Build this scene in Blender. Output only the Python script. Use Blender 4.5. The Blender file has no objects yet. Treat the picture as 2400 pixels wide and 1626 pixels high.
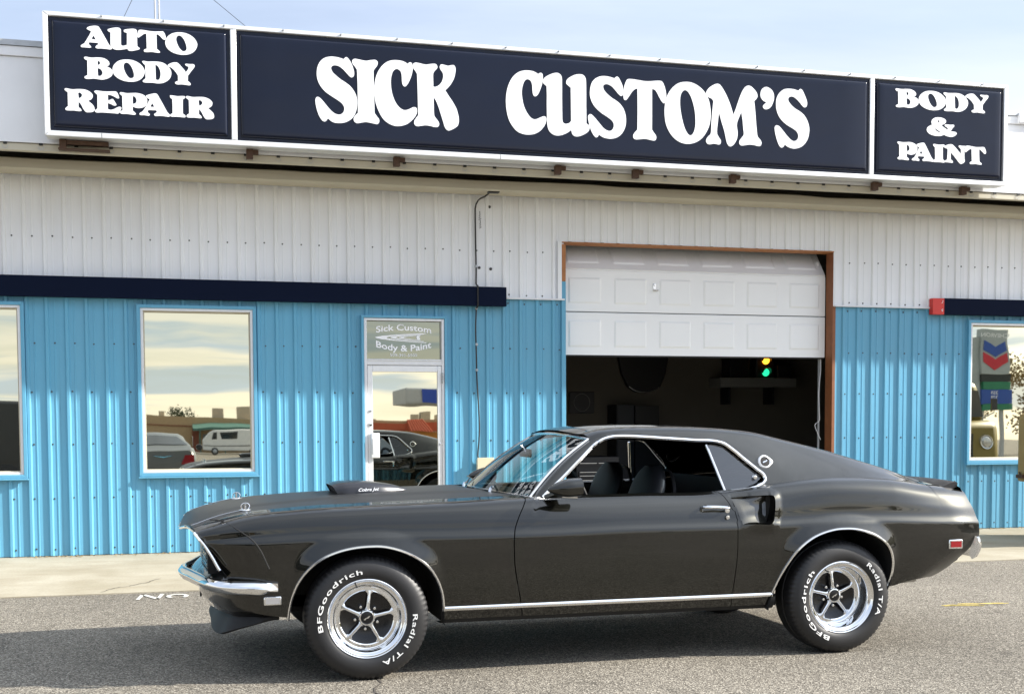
import bpy, bmesh, math, random
import numpy as np
from mathutils import Vector, Matrix, noise as mnoise
random.seed(7)
SC = bpy.context.scene
COL = SC.collection
PI = math.pi
R = math.radians

# ------------------------------------------------------------------ camera
CAM_H = 1.3349
W = 12.8636            # distance of the shop wall
yaw, pitch, roll = 0.2623, -0.0547, -0.0040
fw = Vector((math.sin(yaw)*math.cos(pitch), math.cos(yaw)*math.cos(pitch), math.sin(pitch)))
rt = Vector((math.cos(yaw), -math.sin(yaw), 0)); up = rt.cross(fw)
r2 = rt*math.cos(roll)+up*math.sin(roll); u2 = -rt*math.sin(roll)+up*math.cos(roll)
cam = bpy.data.cameras.new('camera'); cam_o = bpy.data.objects.new('camera', cam); COL.objects.link(cam_o)
cam.sensor_fit = 'HORIZONTAL'; cam.sensor_width = 36; cam.lens = 36*2900/2400
cam.shift_y = (1150.47-813)/2400
cam.clip_start = .05; cam.clip_end = 2000
m = Matrix.Identity(4)
for i in range(3):
    m[i][0] = r2[i]; m[i][1] = u2[i]; m[i][2] = -fw[i]
m[2][3] = CAM_H
cam_o.matrix_world = m
SC.camera = cam_o

# ------------------------------------------------------------------ light
SUN_AZ = R(16)      # angle between the sun's azimuth and the wall
SUN_EL = R(29.5)
ldir = Vector((-math.cos(SUN_EL)*math.cos(SUN_AZ), math.cos(SUN_EL)*math.sin(SUN_AZ), -math.sin(SUN_EL)))
sun = bpy.data.lights.new('sun', 'SUN'); sun_o = bpy.data.objects.new('sun', sun); COL.objects.link(sun_o)
sun.energy = 4.9; sun.angle = R(.9); sun.color = (1, .945, .86)
sun_o.rotation_euler = ldir.to_track_quat('-Z', 'Y').to_euler()
sun_o.location = (12, -4, 14)

world = bpy.data.worlds.new('World'); SC.world = world; world.use_nodes = True
nt = world.node_tree; nt.nodes.clear()
def wn(t, **k):
    n = nt.nodes.new(t)
    for a, v in k.items(): setattr(n, a, v)
    return n
sky = wn('ShaderNodeTexSky', sky_type='NISHITA', sun_disc=False, sun_elevation=SUN_EL, sun_rotation=R(106), air_density=1.0, dust_density=1.6, ozone_density=1.0)
tc = wn('ShaderNodeTexCoord')
# cloud sheet: the view direction projected on a high plane
sep = wn('ShaderNodeSeparateXYZ'); nt.links.new(tc.outputs['Generated'], sep.inputs[0])
zc = wn('ShaderNodeMath', operation='MAXIMUM'); nt.links.new(sep.outputs[2], zc.inputs[0]); zc.inputs[1].default_value = 0.0
za = wn('ShaderNodeMath', operation='ADD'); nt.links.new(zc.outputs[0], za.inputs[0]); za.inputs[1].default_value = .12
dx = wn('ShaderNodeMath', operation='DIVIDE'); nt.links.new(sep.outputs[0], dx.inputs[0]); nt.links.new(za.outputs[0], dx.inputs[1])
dy = wn('ShaderNodeMath', operation='DIVIDE'); nt.links.new(sep.outputs[1], dy.inputs[0]); nt.links.new(za.outputs[0], dy.inputs[1])
cmb = wn('ShaderNodeCombineXYZ'); nt.links.new(dx.outputs[0], cmb.inputs[0]); nt.links.new(dy.outputs[0], cmb.inputs[1])
mp = wn('ShaderNodeMapping'); nt.links.new(cmb.outputs[0], mp.inputs[0]); mp.inputs['Scale'].default_value = (.42, .95, 1); mp.inputs['Rotation'].default_value = (0, 0, R(14)); mp.inputs['Location'].default_value = (1.3, .4, 0)
nz = wn('ShaderNodeTexNoise'); nt.links.new(mp.outputs[0], nz.inputs['Vector']); nz.inputs['Scale'].default_value = 1.15; nz.inputs['Detail'].default_value = 7; nz.inputs['Roughness'].default_value = .55; nz.inputs['Distortion'].default_value = .5
cr = wn('ShaderNodeValToRGB'); nt.links.new(nz.outputs[0], cr.inputs[0])
cr.color_ramp.elements[0].position = .36; cr.color_ramp.elements[0].color = (.55, .55, .55, 1)
cr.color_ramp.elements[1].position = .62; cr.color_ramp.elements[1].color = (.97, .97, .97, 1)
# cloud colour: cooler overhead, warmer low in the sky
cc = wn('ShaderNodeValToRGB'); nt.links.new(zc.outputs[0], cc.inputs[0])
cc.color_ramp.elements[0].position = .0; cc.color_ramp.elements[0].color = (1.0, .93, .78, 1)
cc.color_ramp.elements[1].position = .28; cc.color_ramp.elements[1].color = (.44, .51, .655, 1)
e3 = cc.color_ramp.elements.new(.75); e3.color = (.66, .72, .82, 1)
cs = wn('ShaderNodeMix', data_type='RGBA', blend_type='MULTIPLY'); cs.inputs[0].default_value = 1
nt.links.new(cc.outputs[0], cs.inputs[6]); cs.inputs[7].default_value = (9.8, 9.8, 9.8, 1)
# thin grey-blue streaks lying across the cloud sheet
mp2 = wn('ShaderNodeMapping'); nt.links.new(tc.outputs['Generated'], mp2.inputs[0]); mp2.inputs['Scale'].default_value = (2.6, 2.6, 34); mp2.inputs['Rotation'].default_value = (0, R(1.2), 0); mp2.inputs['Location'].default_value = (.35, .2, .5)
nz2 = wn('ShaderNodeTexNoise'); nt.links.new(mp2.outputs[0], nz2.inputs['Vector']); nz2.inputs['Scale'].default_value = 1.5; nz2.inputs['Detail'].default_value = 5; nz2.inputs['Roughness'].default_value = .5; nz2.inputs['Distortion'].default_value = .35
cr2 = wn('ShaderNodeValToRGB'); nt.links.new(nz2.outputs[0], cr2.inputs[0])
cr2.color_ramp.elements[0].position = .47; cr2.color_ramp.elements[0].color = (0, 0, 0, 1)
cr2.color_ramp.elements[1].position = .58; cr2.color_ramp.elements[1].color = (.8, .8, .8, 1)
fd = wn('ShaderNodeMapRange'); nt.links.new(zc.outputs[0], fd.inputs[0]); fd.inputs[1].default_value = .10; fd.inputs[2].default_value = .24; fd.inputs[3].default_value = 1; fd.inputs[4].default_value = .12
sf = wn('ShaderNodeMath', operation='MULTIPLY'); nt.links.new(cr2.outputs[0], sf.inputs[0]); nt.links.new(fd.outputs[0], sf.inputs[1])
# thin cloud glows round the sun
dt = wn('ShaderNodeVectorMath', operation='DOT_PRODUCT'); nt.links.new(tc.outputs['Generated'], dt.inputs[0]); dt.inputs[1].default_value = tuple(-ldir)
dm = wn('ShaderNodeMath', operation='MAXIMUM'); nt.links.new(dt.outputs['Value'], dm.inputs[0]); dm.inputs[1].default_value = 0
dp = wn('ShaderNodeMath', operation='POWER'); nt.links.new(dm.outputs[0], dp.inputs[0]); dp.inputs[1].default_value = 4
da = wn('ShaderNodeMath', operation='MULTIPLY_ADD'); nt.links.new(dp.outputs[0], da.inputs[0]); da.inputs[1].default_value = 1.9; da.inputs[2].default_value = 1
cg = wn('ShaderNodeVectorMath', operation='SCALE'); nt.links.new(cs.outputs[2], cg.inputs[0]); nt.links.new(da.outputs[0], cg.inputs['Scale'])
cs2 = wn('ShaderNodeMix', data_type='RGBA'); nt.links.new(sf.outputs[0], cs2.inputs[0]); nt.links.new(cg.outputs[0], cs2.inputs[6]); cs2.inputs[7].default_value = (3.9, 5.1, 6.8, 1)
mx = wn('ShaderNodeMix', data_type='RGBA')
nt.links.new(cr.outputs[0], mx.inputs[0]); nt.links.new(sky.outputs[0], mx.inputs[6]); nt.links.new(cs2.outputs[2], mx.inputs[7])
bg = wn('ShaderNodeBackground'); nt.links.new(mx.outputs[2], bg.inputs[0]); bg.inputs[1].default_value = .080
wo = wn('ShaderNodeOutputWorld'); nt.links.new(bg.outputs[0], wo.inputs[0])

SC.view_settings.view_transform = 'Standard'; SC.view_settings.look = 'None'
SC.view_settings.exposure = 1.16; SC.view_settings.gamma = 1
SC.view_settings.use_curve_mapping = False
SC.cycles.max_bounces = 8; SC.cycles.transparent_max_bounces = 12; SC.cycles.glossy_bounces = 5
SC.cycles.use_denoising = True
SC.cycles.sample_clamp_indirect = 6

# ------------------------------------------------------------------ materials
MATS = {}
class NB:
    """small node-building helper"""
    def __init__(s, name):
        s.m = bpy.data.materials.new(name); s.m.use_nodes = True; s.t = s.m.node_tree
        s.b = s.t.nodes['Principled BSDF']; s.out = s.t.nodes['Material Output']
        MATS[name] = s.m
    def n(s, t, **k):
        o = s.t.nodes.new(t)
        for a, v in k.items():
            if a.startswith('i_'): o.inputs[a[2:]].default_value = v
            else: setattr(o, a, v)
        return o
    def l(s, a, b): s.t.links.new(a, b)
    def co(s, scale=(1, 1, 1)):
        g = s.n('ShaderNodeNewGeometry'); mpp = s.n('ShaderNodeMapping'); mpp.inputs['Scale'].default_value = scale
        s.l(g.outputs['Position'], mpp.inputs[0]); return mpp.outputs[0]
    def noise(s, vec, scale, detail=4, rough=.5, dist=0):
        q = s.n('ShaderNodeTexNoise'); s.l(vec, q.inputs['Vector']); q.inputs['Scale'].default_value = scale
        q.inputs['Detail'].default_value = detail; q.inputs['Roughness'].default_value = rough; q.inputs['Distortion'].default_value = dist
        return q.outputs[0]
    def ramp(s, f, stops):
        q = s.n('ShaderNodeValToRGB'); s.l(f, q.inputs[0]); e = q.color_ramp.elements
        while len(e) < len(stops): e.new(.5)
        for a, (p, c) in zip(e, stops):
            a.position = p; a.color = (*c, 1) if isinstance(c, tuple) else (c, c, c, 1)
        return q.outputs[0]
    def mix(s, f, a, b, mode='MIX'):
        q = s.n('ShaderNodeMix', data_type='RGBA', blend_type=mode)
        for sock, v in ((0, f), (6, a), (7, b)):
            if hasattr(v, 'links') or hasattr(v, 'is_linked'): s.l(v, q.inputs[sock])
            elif sock == 0: q.inputs[0].default_value = v
            else: q.inputs[sock].default_value = (*v, 1)
        return q.outputs[2]
    def bump(s, h, strength=.2, dist=.01):
        q = s.n('ShaderNodeBump'); q.inputs['Strength'].default_value = strength; q.inputs['Distance'].default_value = dist
        s.l(h, q.inputs['Height']); s.l(q.outputs[0], s.b.inputs['Normal'])
    def set(s, **k):
        for a, v in k.items():
            sock = s.b.inputs[a.replace('_', ' ')]
            if isinstance(v, tuple): sock.default_value = (*v, 1) if len(v) == 3 else v
            elif hasattr(v, 'is_linked'): s.l(v, sock)
            else: sock.default_value = v
        return s

def plain(name, col, rough=.5, metal=0, coat=0, var=.12, vscale=6, spec=.5):
    q = NB(name); v = q.noise(q.co(), vscale, 5, .6)
    c = q.mix(q.ramp(v, [(.3, 1-var), (.7, 1+var*.4)]), (0, 0, 0), col)
    lo = tuple(x*(1-var) for x in col); hi = tuple(min(1, x*(1+var*.5)) for x in col)
    c = q.mix(v, lo, hi)
    q.set(Base_Color=c, Roughness=rough, Metallic=metal, Coat_Weight=coat, Specular_IOR_Level=spec)
    return q

def sheet(name, col, dirt, amt):
    q = NB(name)
    st = q.noise(q.co((9, 9, .55)), 1.0, 6, .6)          # vertical runs
    bl = q.noise(q.co(), 1.3, 5, .6)
    f = q.mix(.5, st, bl)
    c = q.mix(q.ramp(f, [(.42, 0.), (.72, amt)]), col, dirt)
    oi = q.n('ShaderNodeObjectInfo'); c = q.mix(1., c, q.ramp(oi.outputs['Random'], [(0., .93), (1., 1.04)]), 'MULTIPLY')
    q.set(Base_Color=c, Roughness=.42, Specular_IOR_Level=.45)
    q.bump(q.noise(q.co((3, 3, 1.2)), 1.6, 3), .45, .012)
    return q
sheet('white_sheet', (.85, .87, .90), (.68, .67, .63), .35)
sheet('blue_sheet', (.112, .352, .515), (.13, .30, .41), .40)
plain('blue_trim', (.108, .345, .51), .4)
plain('screw_dark', (.05, .05, .05), .6)
plain('fascia_white', (.74, .75, .77), .45, vscale=2)
plain('soffit_beige', (.50, .46, .36), .6, vscale=3)
plain('seam_and_shade', (.065, .052, .030), .9)
plain('navy_band', (.004, .008, .024), .6, vscale=4, spec=.06)
plain('red_band', (.62, .03, .02), .4)
plain('alu', (.78, .79, .80), .32, .35, vscale=20)
plain('alu_frame', (.70, .71, .73), .35, .25, vscale=20)
plain('galv', (.42, .44, .46), .45, .5, vscale=15, var=.3)
plain('letter_white', (.88, .89, .91), .38, var=.03)
q = plain('sign_face', (.005, .008, .021), .16, coat=.06, var=.3, vscale=.8, spec=.28)
q.bump(q.noise(q.co((1, 1, 1.5)), 1.1, 2), .35, .03)
plain('rust', (.085, .045, .027), .85, vscale=30, var=.5)
plain('wood_orange', (.42, .17, .055), .6, vscale=12, var=.35)
plain('wood_brown', (.24, .085, .030), .6, vscale=12, var=.4)
plain('door_white', (.86, .87, .87), .4, vscale=1.5, var=.06)
plain('black_rubber', (.012, .012, .012), .7)
plain('cream_box', (.62, .55, .38), .5)
plain('steel_bright', (.75, .75, .76), .22, .9)
plain('cable_black', (.01, .01, .01), .5)
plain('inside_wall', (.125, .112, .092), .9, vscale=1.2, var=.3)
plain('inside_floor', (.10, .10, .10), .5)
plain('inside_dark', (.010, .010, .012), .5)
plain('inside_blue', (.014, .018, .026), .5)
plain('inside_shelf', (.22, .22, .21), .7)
plain('line_steel', (.55, .55, .55), .3, .8)

q = NB('mirror_glass')
q.set(Base_Color=(.66, .645, .53), Metallic=1.0, Roughness=.012)
q.bump(q.noise(q.co((1, 1, 1)), 2.1, 1), .018, .02)

q = NB('transom_glass')
q.set(Base_Color=(.30, .31, .26), Metallic=1.0, Roughness=.012)
# asphalt: pale worn aggregate in dark binder
q = NB('asphalt')
v = q.n('ShaderNodeTexVoronoi'); q.l(q.co(), v.inputs['Vector']); v.inputs['Scale'].default_value = 140; v.inputs['Randomness'].default_value = 1
sp = q.n('ShaderNodeSeparateColor'); q.l(v.outputs['Color'], sp.inputs[0])
agg = q.ramp(sp.outputs[0], [(0, (.058, .051, .042)), (.35, (.128, .114, .093)), (.7, (.215, .193, .156)), (1, (.43, .395, .33))])
patch = q.mix(1., q.ramp(q.noise(q.co(), .55, 5, .6), [(.3, .78), (.7, 1.10)]), q.ramp(q.noise(q.co(), 2.3, 4, .65, .6), [(.28, .70), (.42, 1.0)]), 'MULTIPLY')
fine = q.ramp(q.noise(q.co(), 240, 2), [(.3, .75), (.7, 1.2)])
c = q.mix(1., q.mix(1., agg, patch, 'MULTIPLY'), fine, 'MULTIPLY')
q.set(Base_Color=c, Roughness=.9, Specular_IOR_Level=.25)
q.bump(v.outputs['Distance'], .55, .006)

q = NB('concrete')
a = q.noise(q.co(), 1.1, 7, .62); b = q.noise(q.co((1, 3, 1)), .8, 5, .6, .8)
c = q.mix(q.ramp(a, [(.35, 0.), (.7, 1.)]), (.30, .268, .195), (.41, .378, .30))
c = q.mix(q.ramp(b, [(.52, 0.), (.75, .55)]), c, (.23, .19, .125))
c = q.mix(q.ramp(q.noise(q.co(), 60, 3), [(.35, .18), (.6, 0.)]), c, (.15, .13, .10))
q.set(Base_Color=c, Roughness=.88, Specular_IOR_Level=.2)
q.bump(q.noise(q.co(), 45, 4), .25, .004)
q = plain('paint_marking', (.58, .57, .52), .8, vscale=45, var=.35)
plain('crack_dark', (.07, .06, .05), .9)

# car
q = NB('car_paint')
fl = q.noise(q.co(), 900, 1)
q.set(Base_Color=q.mix(fl, (.005, .0053, .0042), (.017, .0166, .0122)), Metallic=.95, Roughness=.38, Coat_Weight=1.0, Coat_Roughness=.02)
q.b.inputs['Coat IOR'].default_value = 1.60
plain('hood_black', (.020, .021, .022), .40, var=.1)
plain('chrome', (.82, .83, .84), .045, 1.0, var=.03)
plain('chrome_soft', (.70, .71, .72), .16, 1.0, var=.05)
plain('bright_trim', (.80, .80, .80), .12, 1.0, var=.03)
plain('tyre', (.012, .012, .013), .5, vscale=20, var=.25)
plain('tyre_letter', (.80, .80, .78), .6, var=.08)
plain('wheel_black', (.004, .004, .005), .22)
plain('underbody', (.008, .008, .008), .85)
plain('satin_black', (.012, .012, .016), .32, coat=.3)
plain('matte_black', (.009, .009, .010), .6, spec=.3)
plain('interior_black', (.006, .006, .007), .6, spec=.25)
plain('seat_grey', (.006, .007, .009), .55, spec=.3)
plain('red_lens', (.26, .003, .008), .2, coat=.6)
plain('grey_lens', (.35, .35, .36), .15, .3, coat=1)
plain('lamp_glass', (.55, .56, .58), .08, .6, coat=1)
plain('pipe', (.45, .44, .42), .35, .8)

def glassmat(name, tint, refl_lo, refl_hi):
    q = NB(name); t = q.t; t.nodes.remove(q.b)
    tr = q.n('ShaderNodeBsdfTransparent'); tr.inputs[0].default_value = (*tint, 1)
    gl = q.n('ShaderNodeBsdfGlossy'); gl.inputs['Roughness'].default_value = .01; gl.inputs[0].default_value = (.95, .97, 1, 1)
    lw = q.n('ShaderNodeLayerWeight'); lw.inputs[0].default_value = .35
    mr = q.n('ShaderNodeMapRange'); q.l(lw.outputs['Fresnel'], mr.inputs[0]); mr.inputs[3].default_value = refl_lo; mr.inputs[4].default_value = refl_hi
    ms = q.n('ShaderNodeMixShader'); q.l(mr.outputs[0], ms.inputs[0]); q.l(tr.outputs[0], ms.inputs[1]); q.l(gl.outputs[0], ms.inputs[2])
    q.l(ms.outputs[0], q.out.inputs[0])
glassmat('windshield_glass', (.60, .80, .76), .10, .8)
glassmat('quarter_glass', (.35, .42, .50), .06, .7)
glassmat('clear_glass', (.55, .60, .58), .12, .8)

def emit(name, col, s):
    q = NB(name); q.set(Base_Color=col, Roughness=.3); q.b.inputs['Emission Color'].default_value = (*col, 1); q.b.inputs['Emission Strength'].default_value = s
emit('amber_lamp', (1, .36, .02), 2.2); emit('green_lamp', (.02, .75, .32), .75)

# things across the street, seen in the glass
for nm, col, ro in (('stucco_tan', (.42, .30, .17), .9), ('stucco_brown', (.22, .075, .045), .9), ('stucco_orange', (.58, .27, .07), .9), ('terracotta', (.42, .085, .035), .75), ('teal_paint', (.055, .14, .115), .6),
                    ('roof_unit', (.40, .36, .28), .7), ('van_white', (.72, .73, .72), .35), ('sedan_silver', (.13, .14, .145), .3), ('dark_suv', (.03, .032, .036), .3), ('canopy_grey', (.48, .48, .47), .6),
                    ('canopy_blue', (.02, .07, .42), .4), ('olive_paint', (.20, .155, .035), .4), ('mustard', (.36, .22, .06), .55), ('sign_grey', (.38, .42, .42), .6), ('sign_blue', (.02, .08, .36), .4), ('sign_red', (.55, .02, .04), .4), ('sign_green', (.02, .20, .10), .4), ('sign_black', (.015, .02, .02), .4),
                    ('bark', (.12, .085, .05), .9), ('dry_leaf', (.26, .19, .085), .8), ('green_leaf', (.05, .075, .03), .8), ('kerb', (.42, .40, .36), .9), ('straw', (.62, .50, .16), .8)):
    plain(nm, col, ro, vscale=3, var=.18)
plain('dark_window', (.010, .013, .014), .08, coat=.5)

# ------------------------------------------------------------------ helpers
class MB:
    def __init__(s): s.v = []; s.f = []; s.sm = []
    def add(s, vs, fs, smooth=False):
        o = len(s.v); s.v += [tuple(map(float, q)) for q in vs]; s.f += [tuple(i+o for i in f) for f in fs]; s.sm += [smooth]*len(fs); return s
    def box(s, x0, x1, y0, y1, z0, z1):
        v = [(x0, y0, z0), (x1, y0, z0), (x1, y1, z0), (x0, y1, z0), (x0, y0, z1), (x1, y0, z1), (x1, y1, z1), (x0, y1, z1)]
        return s.add(v, [(0, 3, 2, 1), (4, 5, 6, 7), (0, 1, 5, 4), (1, 2, 6, 5), (2, 3, 7, 6), (3, 0, 4, 7)])
    def grid(s, P, smooth=True, flip=False, closeu=False, closev=False):
        nu = len(P); nv = len(P[0]); vs = [q for row in P for q in row]; fs = []
        for i in range(nu if closeu else nu-1):
            for j in range(nv if closev else nv-1):
                a = i*nv+j; b = ((i+1) % nu)*nv+j; c = ((i+1) % nu)*nv+(j+1) % nv; d = i*nv+(j+1) % nv
                fs.append((a, d, c, b) if flip else (a, b, c, d))
        return s.add(vs, fs, smooth)
    def tube(s, path, r, n=8, cap=True, smooth=True):
        P = [Vector(q) for q in path]; rings = []; prev = None
        for i, q in enumerate(P):
            t = (P[min(i+1, len(P)-1)]-P[max(i-1, 0)]).normalized()
            if prev is None: a = t.orthogonal().normalized()
            else:
                a = prev-t*prev.dot(t); a = a.normalized() if a.length > 1e-6 else t.orthogonal().normalized()
            prev = a; b = t.cross(a); rr = r[i] if hasattr(r, '__len__') else r
            rings.append([q+a*math.cos(2*PI*k/n)*rr+b*math.sin(2*PI*k/n)*rr for k in range(n)])
        o = len(s.v); s.grid(rings, smooth, closev=True)
        if cap:
            L = len(rings)
            s.f.append(tuple(o+k for k in range(n))[::-1]); s.sm.append(False)
            s.f.append(tuple(o+(L-1)*n+k for k in range(n))); s.sm.append(False)
        return s
    def lathe(s, prof, c, axis='Y', n=48, smooth=True, close=False):
        rings = []
        for k in range(n):
            a = 2*PI*k/n; row = []
            for r, h in prof:
                if axis == 'Y': row.append((c[0]+r*math.cos(a), c[1]+h, c[2]+r*math.sin(a)))
                elif axis == 'X': row.append((c[0]+h, c[1]+r*math.cos(a), c[2]+r*math.sin(a)))
                else: row.append((c[0]+r*math.cos(a), c[1]+r*math.sin(a), c[2]+h))
            rings.append(row)
        return s.grid(rings, smooth, closeu=True, closev=close)
    def prism(s, poly, fn, t0, t1):
        """poly: list of 2D points, fn(a,b,t)->3D"""
        n = len(poly)
        v = [fn(a, b, t0) for a, b in poly]+[fn(a, b, t1) for a, b in poly]
        f = [tuple(range(n)), tuple(range(2*n-1, n-1, -1))]+[(i, i+n, (i+1) % n+n, (i+1) % n) for i in range(n)]
        return s.add(v, f)
    def obj(s, name, mat, parent=None, sharp=35, bevel=0, fix=True, kind=None):
        me = bpy.data.meshes.new(name); me.from_pydata(s.v, [], s.f)
        me.materials.append(MATS[mat])
        me.polygons.foreach_set('use_smooth', [True]*len(me.polygons))
        if fix:
            bm = bmesh.new(); bm.from_mesh(me); bmesh.ops.remove_doubles(bm, verts=bm.verts, dist=1e-5); bmesh.ops.recalc_face_normals(bm, faces=bm.faces); bm.to_mesh(me); bm.free()
        me.set_sharp_from_angle(angle=R(sharp))
        o = bpy.data.objects.new(name, me); COL.objects.link(o)
        if parent is not None: o.parent = parent; o.matrix_parent_inverse = parent.matrix_world.inverted()
        if bevel:
            b = o.modifiers.new('bevel', 'BEVEL'); b.width = bevel; b.segments = 2; b.limit_method = 'ANGLE'; b.angle_limit = R(50); b.harden_normals = False
        if kind: o['kind'] = kind
        return o

def thing(name, label, cat, loc=(0, 0, 0), group=None):
    o = bpy.data.objects.new(name, None); o.empty_display_size = .1; COL.objects.link(o); o.location = loc
    o['label'] = label; o['category'] = cat
    if group: o['group'] = group
    bpy.context.view_layer.update(); return o
def tag(o, label, cat, group=None):
    o['label'] = label; o['category'] = cat
    if group: o['group'] = group
    return o
def box(name, mat, parent, x0, x1, y0, y1, z0, z1, bevel=0, **k): return MB().box(x0, x1, y0, y1, z0, z1).obj(name, mat, parent, bevel=bevel, **k)

def crom(L, sub=4):
    """closed Catmull-Rom through points, a third value marks a corner"""
    out = []; n = len(L)
    for i in range(n):
        p0, p1, p2, p3 = L[i-1], L[i], L[(i+1) % n], L[(i+2) % n]
        c1 = len(p1) > 2; c2 = len(p2) > 2
        m1 = Vector((0, 0)) if c1 else (Vector(p2[:2])-Vector(p0[:2]))*.5
        m2 = Vector((0, 0)) if c2 else (Vector(p3[:2])-Vector(p1[:2]))*.5
        a, b = Vector(p1[:2]), Vector(p2[:2])
        if c1: m1 = (b-a)*.7
        if c2: m2 = (b-a)*.7
        if c1 and c2: out.append(tuple(a)); continue
        for k in range(sub):
            t = k/sub; h1 = 2*t**3-3*t**2+1; h2 = t**3-2*t**2+t; h3 = -2*t**3+3*t**2; h4 = t**3-t**2
            out.append(tuple(a*h1+m1*h2+b*h3+m2*h4))
    return out

def fill_letter(loops, fn, depth):
    """filled outline with holes -> thin solid; fn(a,b,t) maps to 3D"""
    cu = bpy.data.curves.new('tmp', 'CURVE'); cu.dimensions = '2D'; cu.fill_mode = 'FRONT'
    for L in loops:
        sp_ = cu.splines.new('POLY'); sp_.points.add(len(L)-1)
        for p_, q_ in zip(sp_.points, L): p_.co = (q_[0], q_[1], 0, 1)
        sp_.use_cyclic_u = True
    return curve_solid(cu, fn, depth)
def curve_solid(cu, fn, depth):
    o = bpy.data.objects.new('tmp', cu); COL.objects.link(o)
    dg = bpy.context.evaluated_depsgraph_get(); me = bpy.data.meshes.new_from_object(o.evaluated_get(dg))
    bm = bmesh.new(); bm.from_mesh(me); bmesh.ops.remove_doubles(bm, verts=bm.verts, dist=1e-6)
    bm.verts.index_update()
    vs = [tuple(v.co) for v in bm.verts]; fs = [tuple(v.index for v in f.verts) for f in bm.faces]
    edges = {}
    for f in fs:
        for i in range(len(f)):
            a, b = f[i], f[(i+1) % len(f)]; edges[(a, b)] = edges.get((a, b), 0)+1
    bm.free(); bpy.data.objects.remove(o); bpy.data.curves.remove(cu); bpy.data.meshes.remove(me)
    n = len(vs); V = [fn(v[0], v[1], 0) for v in vs]+[fn(v[0], v[1], depth) for v in vs]
    F = list(fs)+[tuple(i+n for i in f[::-1]) for f in fs]
    for (a, b) in edges:
        if (b, a) not in edges: F.append((b, a, a+n, b+n))
    return V, F
def text_solid(txt, size, fn, depth, align='LEFT', shear=0, spacing=1., bold=0, width=1.):
    cu = bpy.data.curves.new('tmp', 'FONT'); cu.body = txt; cu.size = size; cu.align_x = align; cu.shear = shear; cu.space_character = spacing; cu.resolution_u = 3; cu.offset = bold
    f2 = (lambda a, b, t: fn(a*width, b, t))
    return curve_solid(cu, f2, depth)

def pieces(V, F):
    par = list(range(len(V)))
    def find(a):
        while par[a] != a: par[a] = par[par[a]]; a = par[a]
        return a
    for f in F:
        for k in f[1:]: par[find(k)] = find(f[0])
    out = {}
    for f in F: out.setdefault(find(f[0]), []).append(f)
    for fs in out.values():
        ids = sorted({i for f in fs for i in f}); mp_ = {a: k for k, a in enumerate(ids)}
        yield [V[i] for i in ids], [tuple(mp_[i] for i in f) for f in fs]
def letters(V, F, name, mat, parent):
    for v_, f_ in pieces(V, F): MB().add(v_, f_).obj(name, mat, parent, fix=False)
def interp(xs, ys):
    """smooth (Catmull-Rom) interpolation through stations"""
    xs = list(map(float, xs)); ys = list(map(float, ys)); n = len(xs); ms = []
    for i in range(n):
        if i == 0: ms.append((ys[1]-ys[0])/(xs[1]-xs[0]))
        elif i == n-1: ms.append((ys[-1]-ys[-2])/(xs[-1]-xs[-2]))
        else:
            d0 = (ys[i]-ys[i-1])/(xs[i]-xs[i-1]); d1 = (ys[i+1]-ys[i])/(xs[i+1]-xs[i]); h0 = xs[i]-xs[i-1]; h1 = xs[i+1]-xs[i]
            ms.append((d0*h1+d1*h0)/(h0+h1) if d0*d1 > 0 else 0.)
    def f(x):
        if x <= xs[0]: return ys[0]
        if x >= xs[-1]: return ys[-1]
        import bisect
        i = bisect.bisect_right(xs, x)-1; h = xs[i+1]-xs[i]; t = (x-xs[i])/h
        return (2*t**3-3*t**2+1)*ys[i]+(t**3-2*t**2+t)*h*ms[i]+(-2*t**3+3*t**2)*ys[i+1]+(t**3-t**2)*h*ms[i+1]
    return f
def sstep(a, b, x):
    t = min(1., max(0., (x-a)/(b-a))); return t*t*(3-2*t)
def resample(P, n):
    P = [Vector(q) for q in P]; L = [0]
    for a, b in zip(P, P[1:]): L.append(L[-1]+(b-a).length)
    fs = [interp(L, [q[k] for q in P]) for k in range(len(P[0]))]
    return [tuple(f(L[-1]*i/(n-1)) for f in fs) for i in range(n)]
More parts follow.
